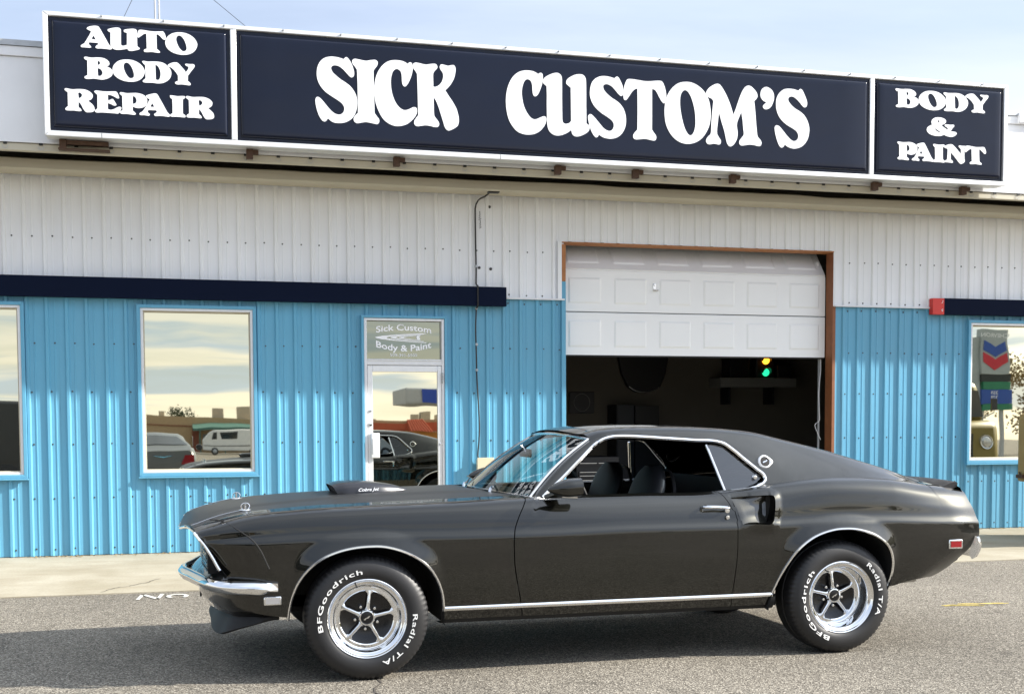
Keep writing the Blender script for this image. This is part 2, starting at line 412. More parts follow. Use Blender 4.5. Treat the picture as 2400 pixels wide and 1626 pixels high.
GLYPHS = {
 'S1':[[(1542,4727,1),(1567,4748),(1592,4731),(1617,4691),(1634,4644),(1641,4605),(1634,4575),(1616,4565),(1601,4571),(1571,4600),(1536,4635),(1501,4658),(1466,4665),(1438,4658),(1426,4637),(1437,4606),(1465,4578),(1509,4544),(1555,4517),(1595,4490),(1630,4452),(1655,4407),(1666,4352),(1663,4292),(1645,4231),(1612,4184),(1561,4151),(1505,4138),(1454,4139),(1419,4153),(1391,4176,1),(1376,4153),(1359,4144),(1336,4155),(1309,4196),(1290,4249),(1278,4308),(1279,4348),(1294,4366),(1316,4360),(1349,4330),(1391,4280),(1430,4241),(1465,4220),(1501,4216),(1529,4232),(1543,4260),(1542,4290),(1522,4321),(1487,4346),(1437,4375),(1382,4409),(1342,4446),(1313,4489),(1296,4537),(1293,4596),(1304,4651),(1331,4698),(1371,4728),(1421,4742),(1471,4742),(1512,4736)]],
 'I1':[[(1625,4723),(1648,4738),(1684,4735),(1750,4727),(1796,4736),(1842,4741),(1863,4723),(1859,4692),(1838,4664),(1823,4640,1),(1824,4502),(1827,4372),(1829,4250,1),(1849,4223),(1870,4197),(1872,4169),(1854,4149),(1820,4152),(1754,4161),(1708,4155),(1667,4146),(1639,4158),(1631,4185),(1642,4211),(1672,4243,1),(1672,4363),(1671,4512),(1667,4639,1),(1647,4668),(1626,4694)]],
 'C1':[[(2147,4727,1),(2168,4742),(2189,4734),(2196,4698),(2192,4653),(2175,4596),(2148,4541),(2122,4514),(2101,4526),(2092,4560),(2089,4621),(2077,4655),(2046,4672),(2017,4658),(1998,4624),(1987,4568),(1988,4503),(2000,4434),(2025,4370),(2058,4324),(2094,4299),(2125,4295),(2162,4308),(2198,4326),(2227,4323),(2235,4292),(2224,4253),(2192,4211),(2140,4167),(2083,4146),(2031,4141),(1974,4155),(1918,4192),(1882,4243),(1852,4309),(1833,4383),(1828,4473),(1837,4553),(1860,4625),(1892,4677),(1928,4715),(1974,4742),(2031,4753),(2088,4751),(2124,4740)]],
 'K1':[[(2199,4726),(2220,4743),(2254,4742),(2322,4732),(2374,4742),(2416,4744),(2434,4725),(2430,4702),(2405,4675),(2393,4646),(2393,4590),(2394,4530,1),(2420,4532),(2451,4551),(2478,4586),(2490,4633),(2484,4668),(2463,4697),(2457,4724),(2471,4744),(2500,4742),(2537,4736),(2569,4743),(2595,4745),(2610,4722),(2609,4676),(2594,4619),(2565,4566),(2535,4529),(2509,4504,1),(2540,4458),(2579,4404),(2614,4345),(2634,4285),(2641,4229),(2631,4183),(2602,4156),(2559,4133),(2530,4129),(2504,4155),(2486,4210),(2465,4275),(2444,4340),(2419,4399),(2395,4433,1),(2397,4357),(2399,4276),(2407,4249),(2433,4217),(2448,4188),(2438,4159),(2406,4153),(2359,4161),(2317,4164),(2275,4157),(2233,4151),(2210,4166),(2206,4194),(2221,4223),(2245,4254,1),(2243,4399),(2240,4550),(2237,4638,1),(2222,4665),(2201,4691)]],
 'C2':[[(3431,4719,1),(3455,4733),(3475,4724),(3480,4687),(3474,4638),(3457,4583),(3431,4527),(3405,4504),(3384,4514),(3375,4548),(3371,4606),(3358,4647),(3327,4663),(3299,4648),(3278,4605),(3267,4546),(3270,4487),(3285,4414),(3313,4352),(3349,4305),(3380,4286),(3407,4285),(3448,4303),(3490,4319),(3512,4307),(3514,4275),(3495,4229),(3453,4178),(3401,4147),(3344,4134),(3281,4136),(3219,4159),(3168,4211),(3132,4277),(3112,4364),(3107,4457),(3118,4546),(3144,4621),(3185,4685),(3242,4728),(3309,4746),(3372,4744),(3408,4733)]],
 'U1':[[(3482,4658),(3492,4683),(3523,4708),(3575,4733),(3622,4744),(3656,4732),(3673,4701),(3675,4636),(3675,4488),(3677,4339),(3680,4285),(3695,4263),(3721,4260),(3751,4271),(3768,4292,1),(3766,4444),(3764,4610,1),(3741,4628),(3719,4647),(3722,4679),(3751,4708),(3807,4737),(3860,4747),(3897,4738),(3918,4707),(3923,4643),(3924,4454),(3926,4274,1),(3952,4258),(3959,4234),(3944,4198),(3902,4168),(3848,4146),(3806,4145),(3780,4164),(3769,4203,1),(3727,4173),(3679,4151),(3632,4141),(3589,4147),(3550,4173),(3529,4214),(3522,4280),(3519,4429),(3520,4527),(3517,4609,1),(3496,4625),(3483,4638)]],
 'S2':[[(4216,4731,1),(4243,4750),(4265,4736),(4289,4695),(4308,4647),(4313,4607),(4306,4575),(4289,4563),(4267,4575),(4231,4611),(4197,4645),(4163,4664),(4132,4669),(4107,4659),(4100,4638),(4111,4608),(4144,4574),(4192,4539),(4241,4513),(4279,4484),(4313,4441),(4333,4388),(4340,4330),(4333,4271),(4309,4216),(4270,4173),(4226,4150),(4173,4140),(4120,4145),(4082,4158),(4055,4177,1),(4046,4156),(4027,4145),(4003,4163),(3976,4206),(3957,4263),(3944,4320),(3945,4352),(3965,4368),(3988,4359),(4024,4325),(4063,4283),(4101,4244),(4135,4222),(4168,4216),(4195,4230),(4210,4260),(4207,4295),(4183,4325),(4139,4354),(4087,4382),(4039,4418),(4000,4458),(3974,4505),(3962,4558),(3965,4616),(3981,4671),(4015,4713),(4063,4738),(4111,4746),(4168,4742)]],
 'T1':[[(4347,4724),(4371,4735),(4415,4735),(4478,4730),(4537,4725),(4595,4728),(4654,4736),(4708,4738),(4733,4720),(4753,4672),(4764,4623),(4766,4578),(4760,4536),(4743,4521),(4721,4534),(4689,4582),(4664,4625),(4640,4649),(4615,4652,1),(4615,4500),(4615,4253,1),(4636,4225),(4658,4197),(4660,4167),(4643,4148),(4611,4149),(4572,4156),(4533,4159),(4484,4152),(4440,4149),(4418,4163),(4416,4190),(4430,4214),(4459,4245,1),(4461,4446),(4459,4648,1),(4430,4637),(4400,4608),(4371,4566),(4347,4533),(4330,4526),(4315,4540),(4312,4571),(4317,4626),(4325,4675)]],
 'O1':[[(4975,4747),(5028,4746),(5091,4727),(5150,4690),(5197,4640),(5230,4574),(5247,4488),(5247,4405),(5232,4326),(5195,4251),(5147,4193),(5083,4153),(5009,4135),(4935,4141),(4867,4173),(4809,4230),(4767,4309),(4750,4400),(4751,4496),(4771,4584),(4813,4658),(4870,4713),(4923,4738)],[(4970,4665),(4999,4651),(5029,4610),(5055,4544),(5074,4467),(5082,4386),(5080,4313),(5064,4254),(5035,4222),(5004,4231),(4972,4278),(4948,4344),(4929,4420),(4917,4496),(4915,4564),(4923,4617),(4944,4652)]],
 'M1':[[(5198,4649),(5210,4682),(5246,4718),(5293,4744),(5328,4751),(5355,4737),(5390,4693),(5428,4630),(5461,4559),(5482,4502),(5497,4452,1),(5520,4504),(5552,4594),(5584,4674),(5616,4727),(5648,4752),(5686,4752),(5724,4725),(5757,4688),(5764,4651),(5750,4626),(5728,4605,1),(5740,4508),(5751,4386),(5763,4278),(5774,4244),(5802,4216),(5813,4185),(5799,4157),(5767,4155),(5723,4162),(5674,4163),(5625,4154),(5587,4150),(5566,4167),(5568,4199),(5592,4230),(5614,4265),(5608,4323),(5599,4411),(5585,4486,1),(5564,4438),(5543,4388),(5537,4344),(5546,4281),(5541,4222),(5517,4172),(5485,4140),(5455,4136),(5431,4162),(5417,4210),(5398,4287),(5370,4368),(5349,4435),(5338,4471,1),(5330,4395),(5320,4307),(5320,4254),(5339,4220),(5361,4188),(5358,4158),(5339,4146),(5307,4150),(5275,4151),(5243,4143),(5214,4148),(5199,4171),(5206,4201),(5229,4229),(5251,4259),(5258,4381),(5268,4489),(5277,4577,1),(5259,4598),(5233,4608),(5211,4621)]],
 'Q1':[[(5855,4754),(5888,4750),(5925,4727),(5946,4691),(5950,4650),(5941,4608),(5916,4559),(5882,4534),(5849,4530),(5828,4547),(5830,4568),(5866,4601,1),(5838,4610),(5812,4630),(5798,4663),(5801,4705),(5821,4737)]],
 'S3':[[(6224,4740,1),(6247,4760),(6271,4747),(6295,4704),(6316,4659),(6326,4622),(6320,4589),(6299,4575),(6275,4586),(6238,4624),(6201,4656),(6164,4675),(6133,4674),(6112,4658),(6112,4632),(6139,4597),(6186,4560),(6244,4531),(6292,4496),(6329,4444),(6351,4380),(6351,4319),(6336,4257),(6300,4203),(6253,4168),(6190,4150),(6138,4155),(6101,4169),(6075,4186,1),(6059,4162),(6038,4153),(6015,4169),(5991,4215),(5970,4279),(5959,4339),(5964,4365),(5982,4376),(6011,4367),(6047,4334),(6089,4288),(6132,4248),(6168,4227),(6202,4233),(6225,4260),(6225,4298),(6201,4331),(6157,4357),(6094,4388),(6036,4432),(5999,4481),(5978,4535),(5972,4591),(5980,4652),(6008,4702),(6054,4740),(6106,4753),(6169,4752)]],
 'a_A':[[(-724,4836),(-706,4850),(-669,4860),(-637,4861),(-620,4850),(-590,4798),(-562,4747),(-539,4705),(-519,4686),(-518,4671),(-531,4664),(-564,4666),(-608,4667),(-641,4665),(-655,4674),(-648,4688),(-632,4702),(-636,4714,1),(-707,4714,1),(-711,4699),(-695,4682),(-692,4671),(-706,4667),(-746,4667),(-772,4667),(-779,4678),(-771,4688),(-753,4699),(-738,4719),(-704,4778),(-689,4811,1),(-707,4819),(-723,4827)],[(-670,4777,1),(-650,4740,1),(-688,4745,1)]],
 'a_U':[[(-550,4835),(-535,4845),(-494,4857),(-457,4860),(-439,4849),(-437,4821),(-438,4749),(-436,4711),(-423,4705),(-405,4708),(-388,4716,1),(-386,4821,1),(-406,4825),(-413,4836),(-402,4848),(-361,4857),(-324,4860),(-304,4852),(-299,4828),(-300,4759),(-299,4708,1),(-281,4696),(-283,4684),(-309,4674),(-347,4665),(-373,4666),(-385,4681,1),(-417,4673),(-457,4666),(-490,4667),(-516,4680),(-527,4701),(-527,4761),(-526,4814,1),(-544,4822)]],
 'a_T':[[(-297,4811),(-289,4842),(-277,4855),(-243,4856),(-205,4852),(-156,4850),(-107,4854),(-76,4856),(-62,4840),(-52,4812),(-52,4794),(-61,4784),(-77,4788),(-101,4812),(-118,4825),(-132,4827,1),(-132,4763),(-131,4698,1),(-114,4685),(-104,4672),(-116,4665),(-146,4666),(-177,4668),(-216,4664),(-238,4665),(-244,4676),(-236,4687),(-219,4694,1),(-219,4756),(-220,4826,1),(-241,4821),(-265,4803),(-287,4787),(-296,4791)]],
 'a_O':[[(58,4859),(104,4859),(150,4847),(189,4823),(213,4792),(222,4760),(208,4719),(179,4688),(140,4669),(90,4662),(41,4666),(-5,4682),(-40,4709),(-56,4743),(-56,4775),(-41,4809),(-9,4838),(23,4852)],[(61,4831),(83,4825),(103,4802),(119,4767),(127,4732),(123,4706),(103,4694),(84,4700),(63,4723),(46,4758),(38,4793),(44,4819)]],
 'b_B':[[(-754,4575),(-748,4584),(-730,4586),(-690,4582),(-639,4587),(-595,4586),(-559,4571),(-541,4548),(-543,4529),(-563,4513,1),(-534,4501),(-516,4478),(-515,4455),(-528,4430),(-558,4409),(-599,4396),(-639,4397),(-676,4400),(-716,4394),(-745,4396),(-754,4407),(-746,4417),(-728,4427,1),(-727,4490),(-727,4556,1),(-743,4562)],[(-640,4556,1),(-625,4554),(-619,4541),(-625,4527),(-639,4521,1)],[(-641,4494,1),(-619,4488),(-603,4468),(-601,4449),(-613,4431),(-628,4426),(-639,4433)]],
 'b_O':[[(-400,4586),(-355,4586),(-310,4574),(-272,4550),(-248,4520),(-239,4488),(-253,4448),(-281,4418),(-320,4399),(-369,4393),(-418,4397),(-462,4413),(-497,4439),(-513,4473),(-513,4505),(-498,4538),(-466,4567),(-435,4580)],[(-397,4559),(-376,4553),(-356,4530),(-341,4496),(-333,4461),(-337,4436),(-356,4424),(-375,4429),(-396,4453),(-412,4487),(-420,4522),(-415,4547)]],
 'b_D':[[(-260,4578),(-247,4585),(-214,4581),(-168,4585),(-119,4586),(-77,4578),(-40,4554),(-15,4520),(-10,4484),(-23,4447),(-52,4418),(-88,4400),(-130,4394),(-172,4397),(-218,4395),(-249,4396),(-259,4405),(-252,4416),(-234,4431,1),(-234,4487),(-235,4548,1),(-251,4563)],[(-147,4559,1),(-127,4548),(-112,4524),(-104,4492),(-106,4456),(-117,4430),(-133,4424),(-145,4430,1)]],
 'b_Y':[[(-39,4560),(-30,4571),(-3,4585),(29,4591),(50,4586),(74,4562),(99,4535),(117,4509,1),(134,4534),(141,4549),(136,4561),(117,4570),(112,4579),(119,4585),(153,4584),(181,4586),(195,4576),(190,4556),(166,4525),(135,4480,1),(133,4432,1),(150,4421),(158,4405),(146,4395),(114,4397),(78,4399),(46,4396),(27,4400),(20,4411),(29,4420),(47,4429,1),(47,4477,1),(20,4515),(-7,4540),(-32,4551)]],
 'c_R':[[(-923,4291),(-912,4301),(-892,4299),(-857,4295),(-813,4300),(-764,4301),(-729,4293),(-700,4275),(-687,4254),(-692,4230),(-707,4214),(-728,4203,1),(-699,4181),(-679,4157),(-674,4133),(-678,4118),(-697,4107),(-724,4103),(-744,4103),(-759,4116),(-773,4139),(-790,4172),(-808,4190,1),(-809,4143,1),(-791,4129),(-785,4114),(-800,4108),(-823,4109),(-850,4111),(-885,4109),(-911,4110),(-920,4120),(-913,4134),(-897,4145,1),(-897,4202),(-897,4267,1),(-913,4278)],[(-810,4266,1),(-799,4271),(-783,4263),(-777,4249),(-786,4230),(-805,4220,1)]],
 'c_E':[[(-674,4289),(-664,4296),(-640,4297),(-599,4294),(-558,4295),(-513,4299),(-487,4298),(-475,4283),(-464,4253),(-467,4241),(-482,4241),(-505,4254),(-532,4264),(-560,4266,1),(-559,4220,1),(-543,4222),(-527,4231),(-515,4229),(-500,4208),(-488,4184),(-498,4175),(-516,4177),(-533,4186),(-561,4194,1),(-561,4146),(-552,4138),(-534,4136),(-511,4143),(-484,4159),(-463,4167),(-446,4161),(-451,4144),(-465,4115),(-479,4106),(-508,4107),(-559,4108),(-612,4108),(-656,4105),(-671,4115),(-668,4126),(-650,4141,1),(-649,4202),(-648,4261,1),(-667,4277)]],
 'c_P':[[(-459,4287),(-448,4296),(-427,4295),(-398,4291),(-353,4295),(-314,4298),(-275,4292),(-245,4279),(-225,4252),(-224,4222),(-235,4193),(-262,4173),(-298,4165),(-325,4168),(-348,4176,1),(-350,4141,1),(-329,4123),(-324,4111),(-336,4104),(-363,4105),(-401,4108),(-437,4106),(-455,4111),(-459,4120),(-451,4130),(-436,4140,1),(-437,4200),(-437,4263,1),(-451,4276)],[(-346,4264),(-334,4266),(-321,4253),(-315,4232),(-320,4213),(-334,4203),(-347,4205)]],
 'c_A':[[(-233,4276),(-220,4286),(-185,4298),(-154,4304),(-136,4298),(-116,4265),(-87,4212),(-60,4161),(-49,4143),(-32,4125),(-31,4110),(-40,4104),(-71,4106),(-113,4108),(-152,4104),(-164,4111),(-165,4122),(-144,4138),(-144,4151),(-151,4155,1),(-216,4154,1),(-221,4135),(-205,4121),(-205,4109),(-215,4103),(-248,4106),(-282,4105),(-293,4114),(-284,4127),(-266,4139),(-247,4165),(-222,4209),(-201,4252,1),(-222,4259)],[(-180,4217,1),(-163,4184,1),(-199,4183,1)]],
 'c_I':[[(-26,4290),(-19,4296),(9,4295),(42,4292),(79,4296),(103,4295),(108,4286),(100,4276),(86,4266,1),(85,4200),(85,4140,1),(100,4130),(107,4121),(103,4108),(78,4107),(36,4109),(-1,4107),(-22,4109),(-27,4119),(-20,4129),(-6,4139,1),(-5,4195),(-6,4263,1),(-21,4274)]],
 'c_R2':[[(113,4289),(123,4299),(143,4297),(177,4293),(221,4297),(270,4298),(304,4290),(333,4273),(346,4252),(341,4228),(326,4212),(306,4201,1),(334,4179),(354,4156),(359,4132),(355,4117),(336,4106),(310,4102),(290,4102),(275,4115),(261,4138),(244,4170),(226,4189,1),(226,4142,1),(244,4128),(249,4113),(235,4107),(212,4108),(186,4110),(151,4108),(125,4109),(116,4119),(123,4133),(139,4144,1),(139,4200),(138,4265,1),(122,4276)],[(224,4264,1),(235,4269),(250,4261),(257,4247),(248,4228),(229,4218,1)]],
 'd_B':[[(7353,4827),(7359,4837),(7380,4838),(7426,4835),(7485,4840),(7535,4839),(7577,4824),(7599,4801),(7597,4781),(7574,4765,1),(7608,4753),(7630,4730),(7632,4707),(7618,4681),(7584,4659),(7538,4647),(7492,4647),(7450,4650),(7403,4644),(7370,4646),(7359,4657),(7367,4667),(7388,4678,1),(7387,4741),(7384,4808,1),(7365,4814)],[(7484,4809,1),(7502,4806),(7509,4793),(7502,4779),(7487,4773,1)],[(7486,4745,1),(7511,4739),(7531,4719),(7533,4700),(7521,4682),(7504,4677),(7490,4684)]],
 'd_O':[[(7766,4838),(7820,4838),(7875,4826),(7922,4801),(7952,4770),(7963,4738),(7949,4696),(7915,4665),(7870,4645),(7811,4638),(7753,4642),(7698,4659),(7656,4685),(7635,4721),(7634,4754),(7650,4788),(7687,4817),(7724,4832)],[(7771,4810),(7796,4804),(7821,4780),(7841,4745),(7852,4709),(7848,4683),(7825,4670),(7802,4676),(7777,4700),(7755,4736),(7744,4772),(7750,4798)]],
 'd_D':[[(7930,4826),(7946,4834),(7985,4830),(8040,4833),(8098,4835),(8149,4827),(8195,4803),(8226,4768),(8233,4731),(8219,4694),(8186,4664),(8144,4645),(8093,4639),(8043,4642),(7989,4639),(7951,4641),(7939,4649),(7947,4661),(7967,4676,1),(7965,4733),(7962,4795,1),(7942,4810)],[(8066,4807,1),(8091,4796),(8110,4772),(8120,4739),(8120,4702),(8108,4676),(8089,4669),(8074,4676,1)]],
 'd_Y':[[(8198,4810),(8208,4821),(8240,4836),(8279,4842),(8305,4837),(8336,4813),(8367,4785),(8390,4759,1),(8410,4784),(8419,4800),(8412,4812),(8388,4822),(8381,4831),(8390,4837),(8431,4836),(8466,4838),(8483,4828),(8477,4807),(8450,4776),(8414,4729,1),(8413,4681,1),(8434,4669),(8445,4653),(8430,4643),(8391,4644),(8348,4647),(8309,4643),(8285,4647),(8276,4658),(8287,4668),(8308,4676,1),(8306,4726,1),(8272,4765),(8237,4790),(8206,4801)]],
 'e_and':[[(7789,4517),(7804,4545),(7841,4564),(7889,4568),(7938,4560),(7965,4541),(7963,4518),(7941,4500),(7907,4489,1),(7939,4468),(7983,4445,1),(7991,4457),(7982,4468),(7958,4478),(7952,4492),(7966,4499),(8020,4498),(8060,4500),(8067,4484),(8047,4462),(8023,4429,1),(8059,4428),(8091,4423),(8099,4407),(8081,4387),(8049,4373),(8006,4372),(7968,4379),(7949,4389,1),(7903,4375),(7850,4371),(7791,4380),(7753,4399),(7734,4426),(7742,4454),(7768,4474),(7797,4486,1)],[(7868,4538),(7886,4529),(7882,4511),(7866,4524)],[(7827,4460,1),(7859,4438),(7911,4412,1),(7876,4414),(7843,4432)]],
 'f_P':[[(7382,4280),(7392,4288),(7413,4287),(7444,4284),(7489,4287),(7529,4290),(7569,4284),(7599,4270),(7621,4244),(7623,4214),(7613,4186),(7586,4166),(7549,4158),(7521,4162),(7498,4170,1),(7497,4135,1),(7519,4118),(7525,4106),(7513,4099),(7486,4100),(7446,4104),(7410,4102),(7392,4107),(7387,4116),(7394,4125),(7409,4135,1),(7407,4194),(7405,4256,1),(7389,4269)],[(7497,4256),(7509,4258),(7523,4246),(7530,4225),(7525,4206),(7512,4196),(7498,4199)]],
 'f_A':[[(7614,4266),(7626,4276),(7662,4287),(7692,4292),(7710,4286),(7731,4254),(7762,4202),(7790,4153),(7803,4135),(7820,4118),(7822,4103),(7813,4098),(7782,4100),(7740,4102),(7701,4099),(7689,4105),(7687,4116),(7708,4132),(7708,4144),(7700,4148,1),(7635,4148,1),(7631,4129),(7648,4115),(7648,4103),(7638,4098),(7605,4101),(7572,4100),(7559,4109),(7568,4122),(7586,4133),(7604,4158),(7627,4201),(7647,4242,1),(7626,4249)],[(7669,4208,1),(7688,4176,1),(7651,4175,1)]],
 'f_I':[[(7814,4279),(7822,4286),(7850,4284),(7885,4281),(7923,4285),(7949,4284),(7955,4274),(7946,4265),(7932,4254,1),(7933,4189),(7935,4129,1),(7951,4119),(7959,4110),(7955,4097),(7930,4096),(7885,4098),(7847,4096),(7825,4098),(7819,4109),(7826,4118),(7840,4128,1),(7839,4184),(7836,4253,1),(7820,4264)]],
 'f_N':[[(7948,4259),(7961,4274),(8002,4290),(8039,4294),(8067,4279),(8111,4240),(8155,4196,1),(8155,4249,1),(8132,4267),(8126,4280),(8139,4286),(8169,4284),(8207,4285),(8216,4276),(8197,4258,1),(8199,4151),(8205,4128),(8194,4109),(8167,4094),(8146,4096),(8124,4115),(8074,4168),(8030,4210,1),(8031,4143),(8037,4131,1),(8056,4116),(8054,4099),(8027,4100),(7994,4101),(7967,4102),(7962,4116),(7986,4131,1),(7990,4187),(7992,4243,1),(7962,4251)]],
 'f_T':[[(8203,4245),(8210,4275),(8223,4288),(8258,4289),(8299,4284),(8352,4280),(8404,4284),(8438,4285),(8453,4269),(8464,4241),(8465,4223),(8456,4213),(8439,4218),(8412,4241),(8393,4255),(8379,4258,1),(8381,4193),(8385,4129,1),(8403,4116),(8415,4102),(8402,4096),(8370,4097),(8336,4100),(8295,4097),(8271,4098),(8265,4109),(8273,4120),(8291,4126,1),(8288,4188),(8285,4258,1),(8263,4253),(8237,4236),(8215,4220),(8204,4225)]]}

# ------------------------------------------------------------------ ground
o = MB().add([(-400, -400, 0), (400, -400, 0), (400, 400, 0), (-400, 400, 0)], [(0, 1, 2, 3)]).obj('ground', 'asphalt'); o['kind'] = 'structure'
AP0 = 10.21
# concrete apron along the wall, poured in bays, falling slightly to the lot
ap = MB()
ap.add([(-30, AP0, -.05), (30, AP0, -.05), (30, W+.3, -.05), (-30, W+.3, -.05), (-30, AP0, .008), (30, AP0, .008), (30, AP0+.25, .022), (-30, AP0+.25, .022), (-30, W+.3, .052), (30, W+.3, .052)],
       [(0, 1, 5, 4), (4, 5, 6, 7), (7, 6, 9, 8), (0, 3, 2, 1), (0, 4, 7, 8, 3), (1, 2, 9, 6, 5), (3, 8, 9, 2)])
apron = ap.obj('pavement', 'concrete'); apron['kind'] = 'structure'
def apz(y): return .022+(y-AP0-.25)/(W+.3-AP0-.25)*.03 if y > AP0+.25 else .008+(y-AP0)/.25*.014
def ribbon(pts, wd, z):
    b = MB(); rows = []
    for i, (x, y) in enumerate(pts):
        a = Vector(pts[min(i+1, len(pts)-1)])-Vector(pts[max(i-1, 0)]); a.normalize(); n_ = Vector((-a.y, a.x))*wd*(.5+.5*random.random())
        rows.append([(x-n_.x, y-n_.y, z(y)), (x+n_.x, y+n_.y, z(y))])
    return b.grid(rows, False)
cr_pts = [(-.62, 10.27), (-.52, 10.42), (-.42, 10.50), (-.30, 10.66), (-.16, 10.93), (.02, 11.05), (.05, 11.2)]
for pts in ([cr_pts[k] for k in (0, 1, 2)], [cr_pts[k] for k in (2, 3, 4)], [(-.02, 11.12), (.06, 11.17), (.03, 11.32)], [(.12, 11.55), (.17, 11.66), (.15, 11.8)]):
    dense = []
    for a, b in zip(pts, pts[1:]):
        for k in range(6): dense.append((a[0]+(b[0]-a[0])*k/6+random.uniform(-.012, .012), a[1]+(b[1]-a[1])*k/6+random.uniform(-.012, .012)))
    ribbon(dense, .006, lambda y: apz(y)+.003).obj('crack', 'crack_dark', apron, fix=False)
for xj in (-5.2, -2.4, 3.2, 6.0, 8.9):
    MB().add([(xj, AP0+.01, apz(AP0+.01)+.003), (xj+.012, AP0+.01, apz(AP0+.01)+.003), (xj+.012, W, apz(W)+.003), (xj, W, apz(W)+.003)], [(0, 1, 2, 3)]).obj('joint', 'crack_dark', apron, fix=False)
# crack in the asphalt at the lower edge
pts = [(.88+.03*math.sin(k*1.7)+.01*k, 5.4+.11*k) for k in range(11)]
gc = ribbon(pts, .007, lambda y: .003).obj('crack', 'crack_dark', bpy.data.objects['ground'], fix=False)
# painted NO on the asphalt
no = thing('painted_marking', 'white painted letters NO on the asphalt in front of the concrete apron', 'road marking', (-.1, 9.95, .004))
mb = MB(); 
for a, b, c_, d in (((-.345, 9.80), (-.315, 9.80), (-.285, 10.08), (-.315, 10.08)), ((-.315, 10.08), (-.275, 10.08), (-.165, 9.82), (-.205, 9.82)), ((-.195, 9.82), (-.165, 9.82), (-.135, 10.08), (-.165, 10.08))):
    mb.add([(*a, .005), (*b, .005), (*c_, .005), (*d, .005)], [(0, 1, 2, 3)]); 
mb.obj('letter', 'paint_marking', no, fix=False)
rows = []
for k in range(29):
    a = R(-50+k*10); rows.append([(-.035+.085*math.cos(a), 9.93+.12*math.sin(a), .005), (-.035+.052*math.cos(a), 9.93+.075*math.sin(a), .005)])
MB().grid(rows, False).obj('letter', 'paint_marking', no, fix=False)

# dry straw lying on the lot at the right
st = thing('dry_straw', 'thin yellow dry straw lying on the asphalt behind the car', 'straw', (5.5, 7.75, 0))
for k in range(7):
    x0 = 5.33+random.uniform(-.03, .15); L = random.uniform(.2, .36); y0 = 7.80+random.uniform(-.02, .02)
    MB().tube([(x0+L*t, y0-.06*t+random.uniform(-.012, .012), .004+.003*k*.5) for t in (0, .25, .5, .75, 1)], .0026, 5).obj('stalk', 'straw', st)

# ------------------------------------------------------------------ the shop building
bld = thing('shop_building', 'blue and white ribbed metal shop building with a half open garage door', 'building', (4, W, 0))
RP, RX = .1838, -1.393
XL, XR = RX-18*RP, RX+78*RP
GX0, GX1, GZ = 4.038, 7.275, 3.285
openings = [(-3.2, -1.462, .865, 2.49), (-.352, .737, .865, 2.487), (1.862, 2.714, -1, 2.433), (GX0, GX1, -1, GZ), (9.083, 11.2, .88, 2.5)]
def islands(mb):
    key = lambda q: (round(q[0], 4), round(q[1], 4), round(q[2], 4)); par = {}
    def find(a):
        while par.setdefault(a, a) != a: par[a] = par[par[a]]; a = par[a]
        return a
    # cells that only touch at a point of an opening's corner are still one sheet
    for f in mb.f:
        ks = [key(mb.v[i]) for i in f]
        for k in ks[1:]: par[find(k)] = find(ks[0])
    # z-ranges that do not share corners are joined through their common vertical edges
    for i, f in enumerate(mb.f):
        for g in mb.f[i+1:i+9]:
            a = [mb.v[q] for q in f]; b = [mb.v[q] for q in g]
            if abs(a[1][0]-b[0][0]) < 1e-5 and min(a[2][2], b[3][2]) > max(a[1][2], b[0][2])+1e-4: par[find(key(b[0]))] = find(key(a[0]))
    out = {}
    for f in mb.f: out.setdefault(find(key(mb.v[f[0]])), MB()).add([mb.v[i] for i in f], [tuple(range(len(f)))])
    return out.values()
def wall_sheets(z0, z1, y, mat, k0, k1, name):
    """ribbed sheets of five ribs each, cut round the openings"""
    for s in range(k0, k1, 5):
        mb = MB(); xs = []
        for k in range(s, min(s+5, k1)):
            c = RX+k*RP-.016
            xs += [(c-RP*.5+.02+(.0), 0.), (c-.024, 0.), (c-.012, .019), (c+.012, .019), (c+.024, 0.), (c+RP*.33, 0.), (c+RP*.345, .0035), (c+RP*.40, .0035), (c+RP*.415, 0.), (c+RP*.5+.02, 0.)]
        cuts = set()
        for a, b, _, _ in openings: cuts |= {a, b}
        pr = []
        for (xa, da), (xb, db) in zip(xs, xs[1:]):
            if xb-xa < 1e-6: continue
            cc_ = sorted(q for q in cuts if xa < q < xb); e = [xa]+cc_+[xb]
            for u, v_ in zip(e, e[1:]):
                f = lambda q: da+(db-da)*(q-xa)/(xb-xa)
                pr.append((u, f(u), v_, f(v_)))
        jit = random.uniform(-.003, .003)
        for u, du, v_, dv in pr:
            mid = (u+v_)/2; iv = [(z0, z1)]
            for a, b, za, zb in openings:
                if a-1e-6 < mid < b+1e-6:
                    new = []
                    for p0, p1 in iv:
                        if za > p0: new.append((p0, min(p1, za)))
                        if zb < p1: new.append((max(p0, zb), p1))
                    iv = [q for q in new if q[1]-q[0] > 1e-4]
            for p0, p1 in iv:
                mb.add([(u, y-du+jit, p0), (v_, y-dv+jit, p0), (v_, y-dv+jit, p1), (u, y-du+jit, p1)], [(0, 1, 2, 3)])
        for isl in islands(mb): isl.obj(name, mat, bld, sharp=12)
wall_sheets(.055, 2.67, W, 'blue_sheet', -18, 78, 'blue_wall_sheet')
wall_sheets(2.66, 3.90, W-.014, 'white_sheet', -18, 78, 'white_wall_sheet')
# bright lower edge of the white sheets
for a, b in ((3.39, GX0), (GX1+.01, 8.52)): box('drip_trim', 'fascia_white', bld, a, b, W-.050, W-.012, 2.655, 2.672)
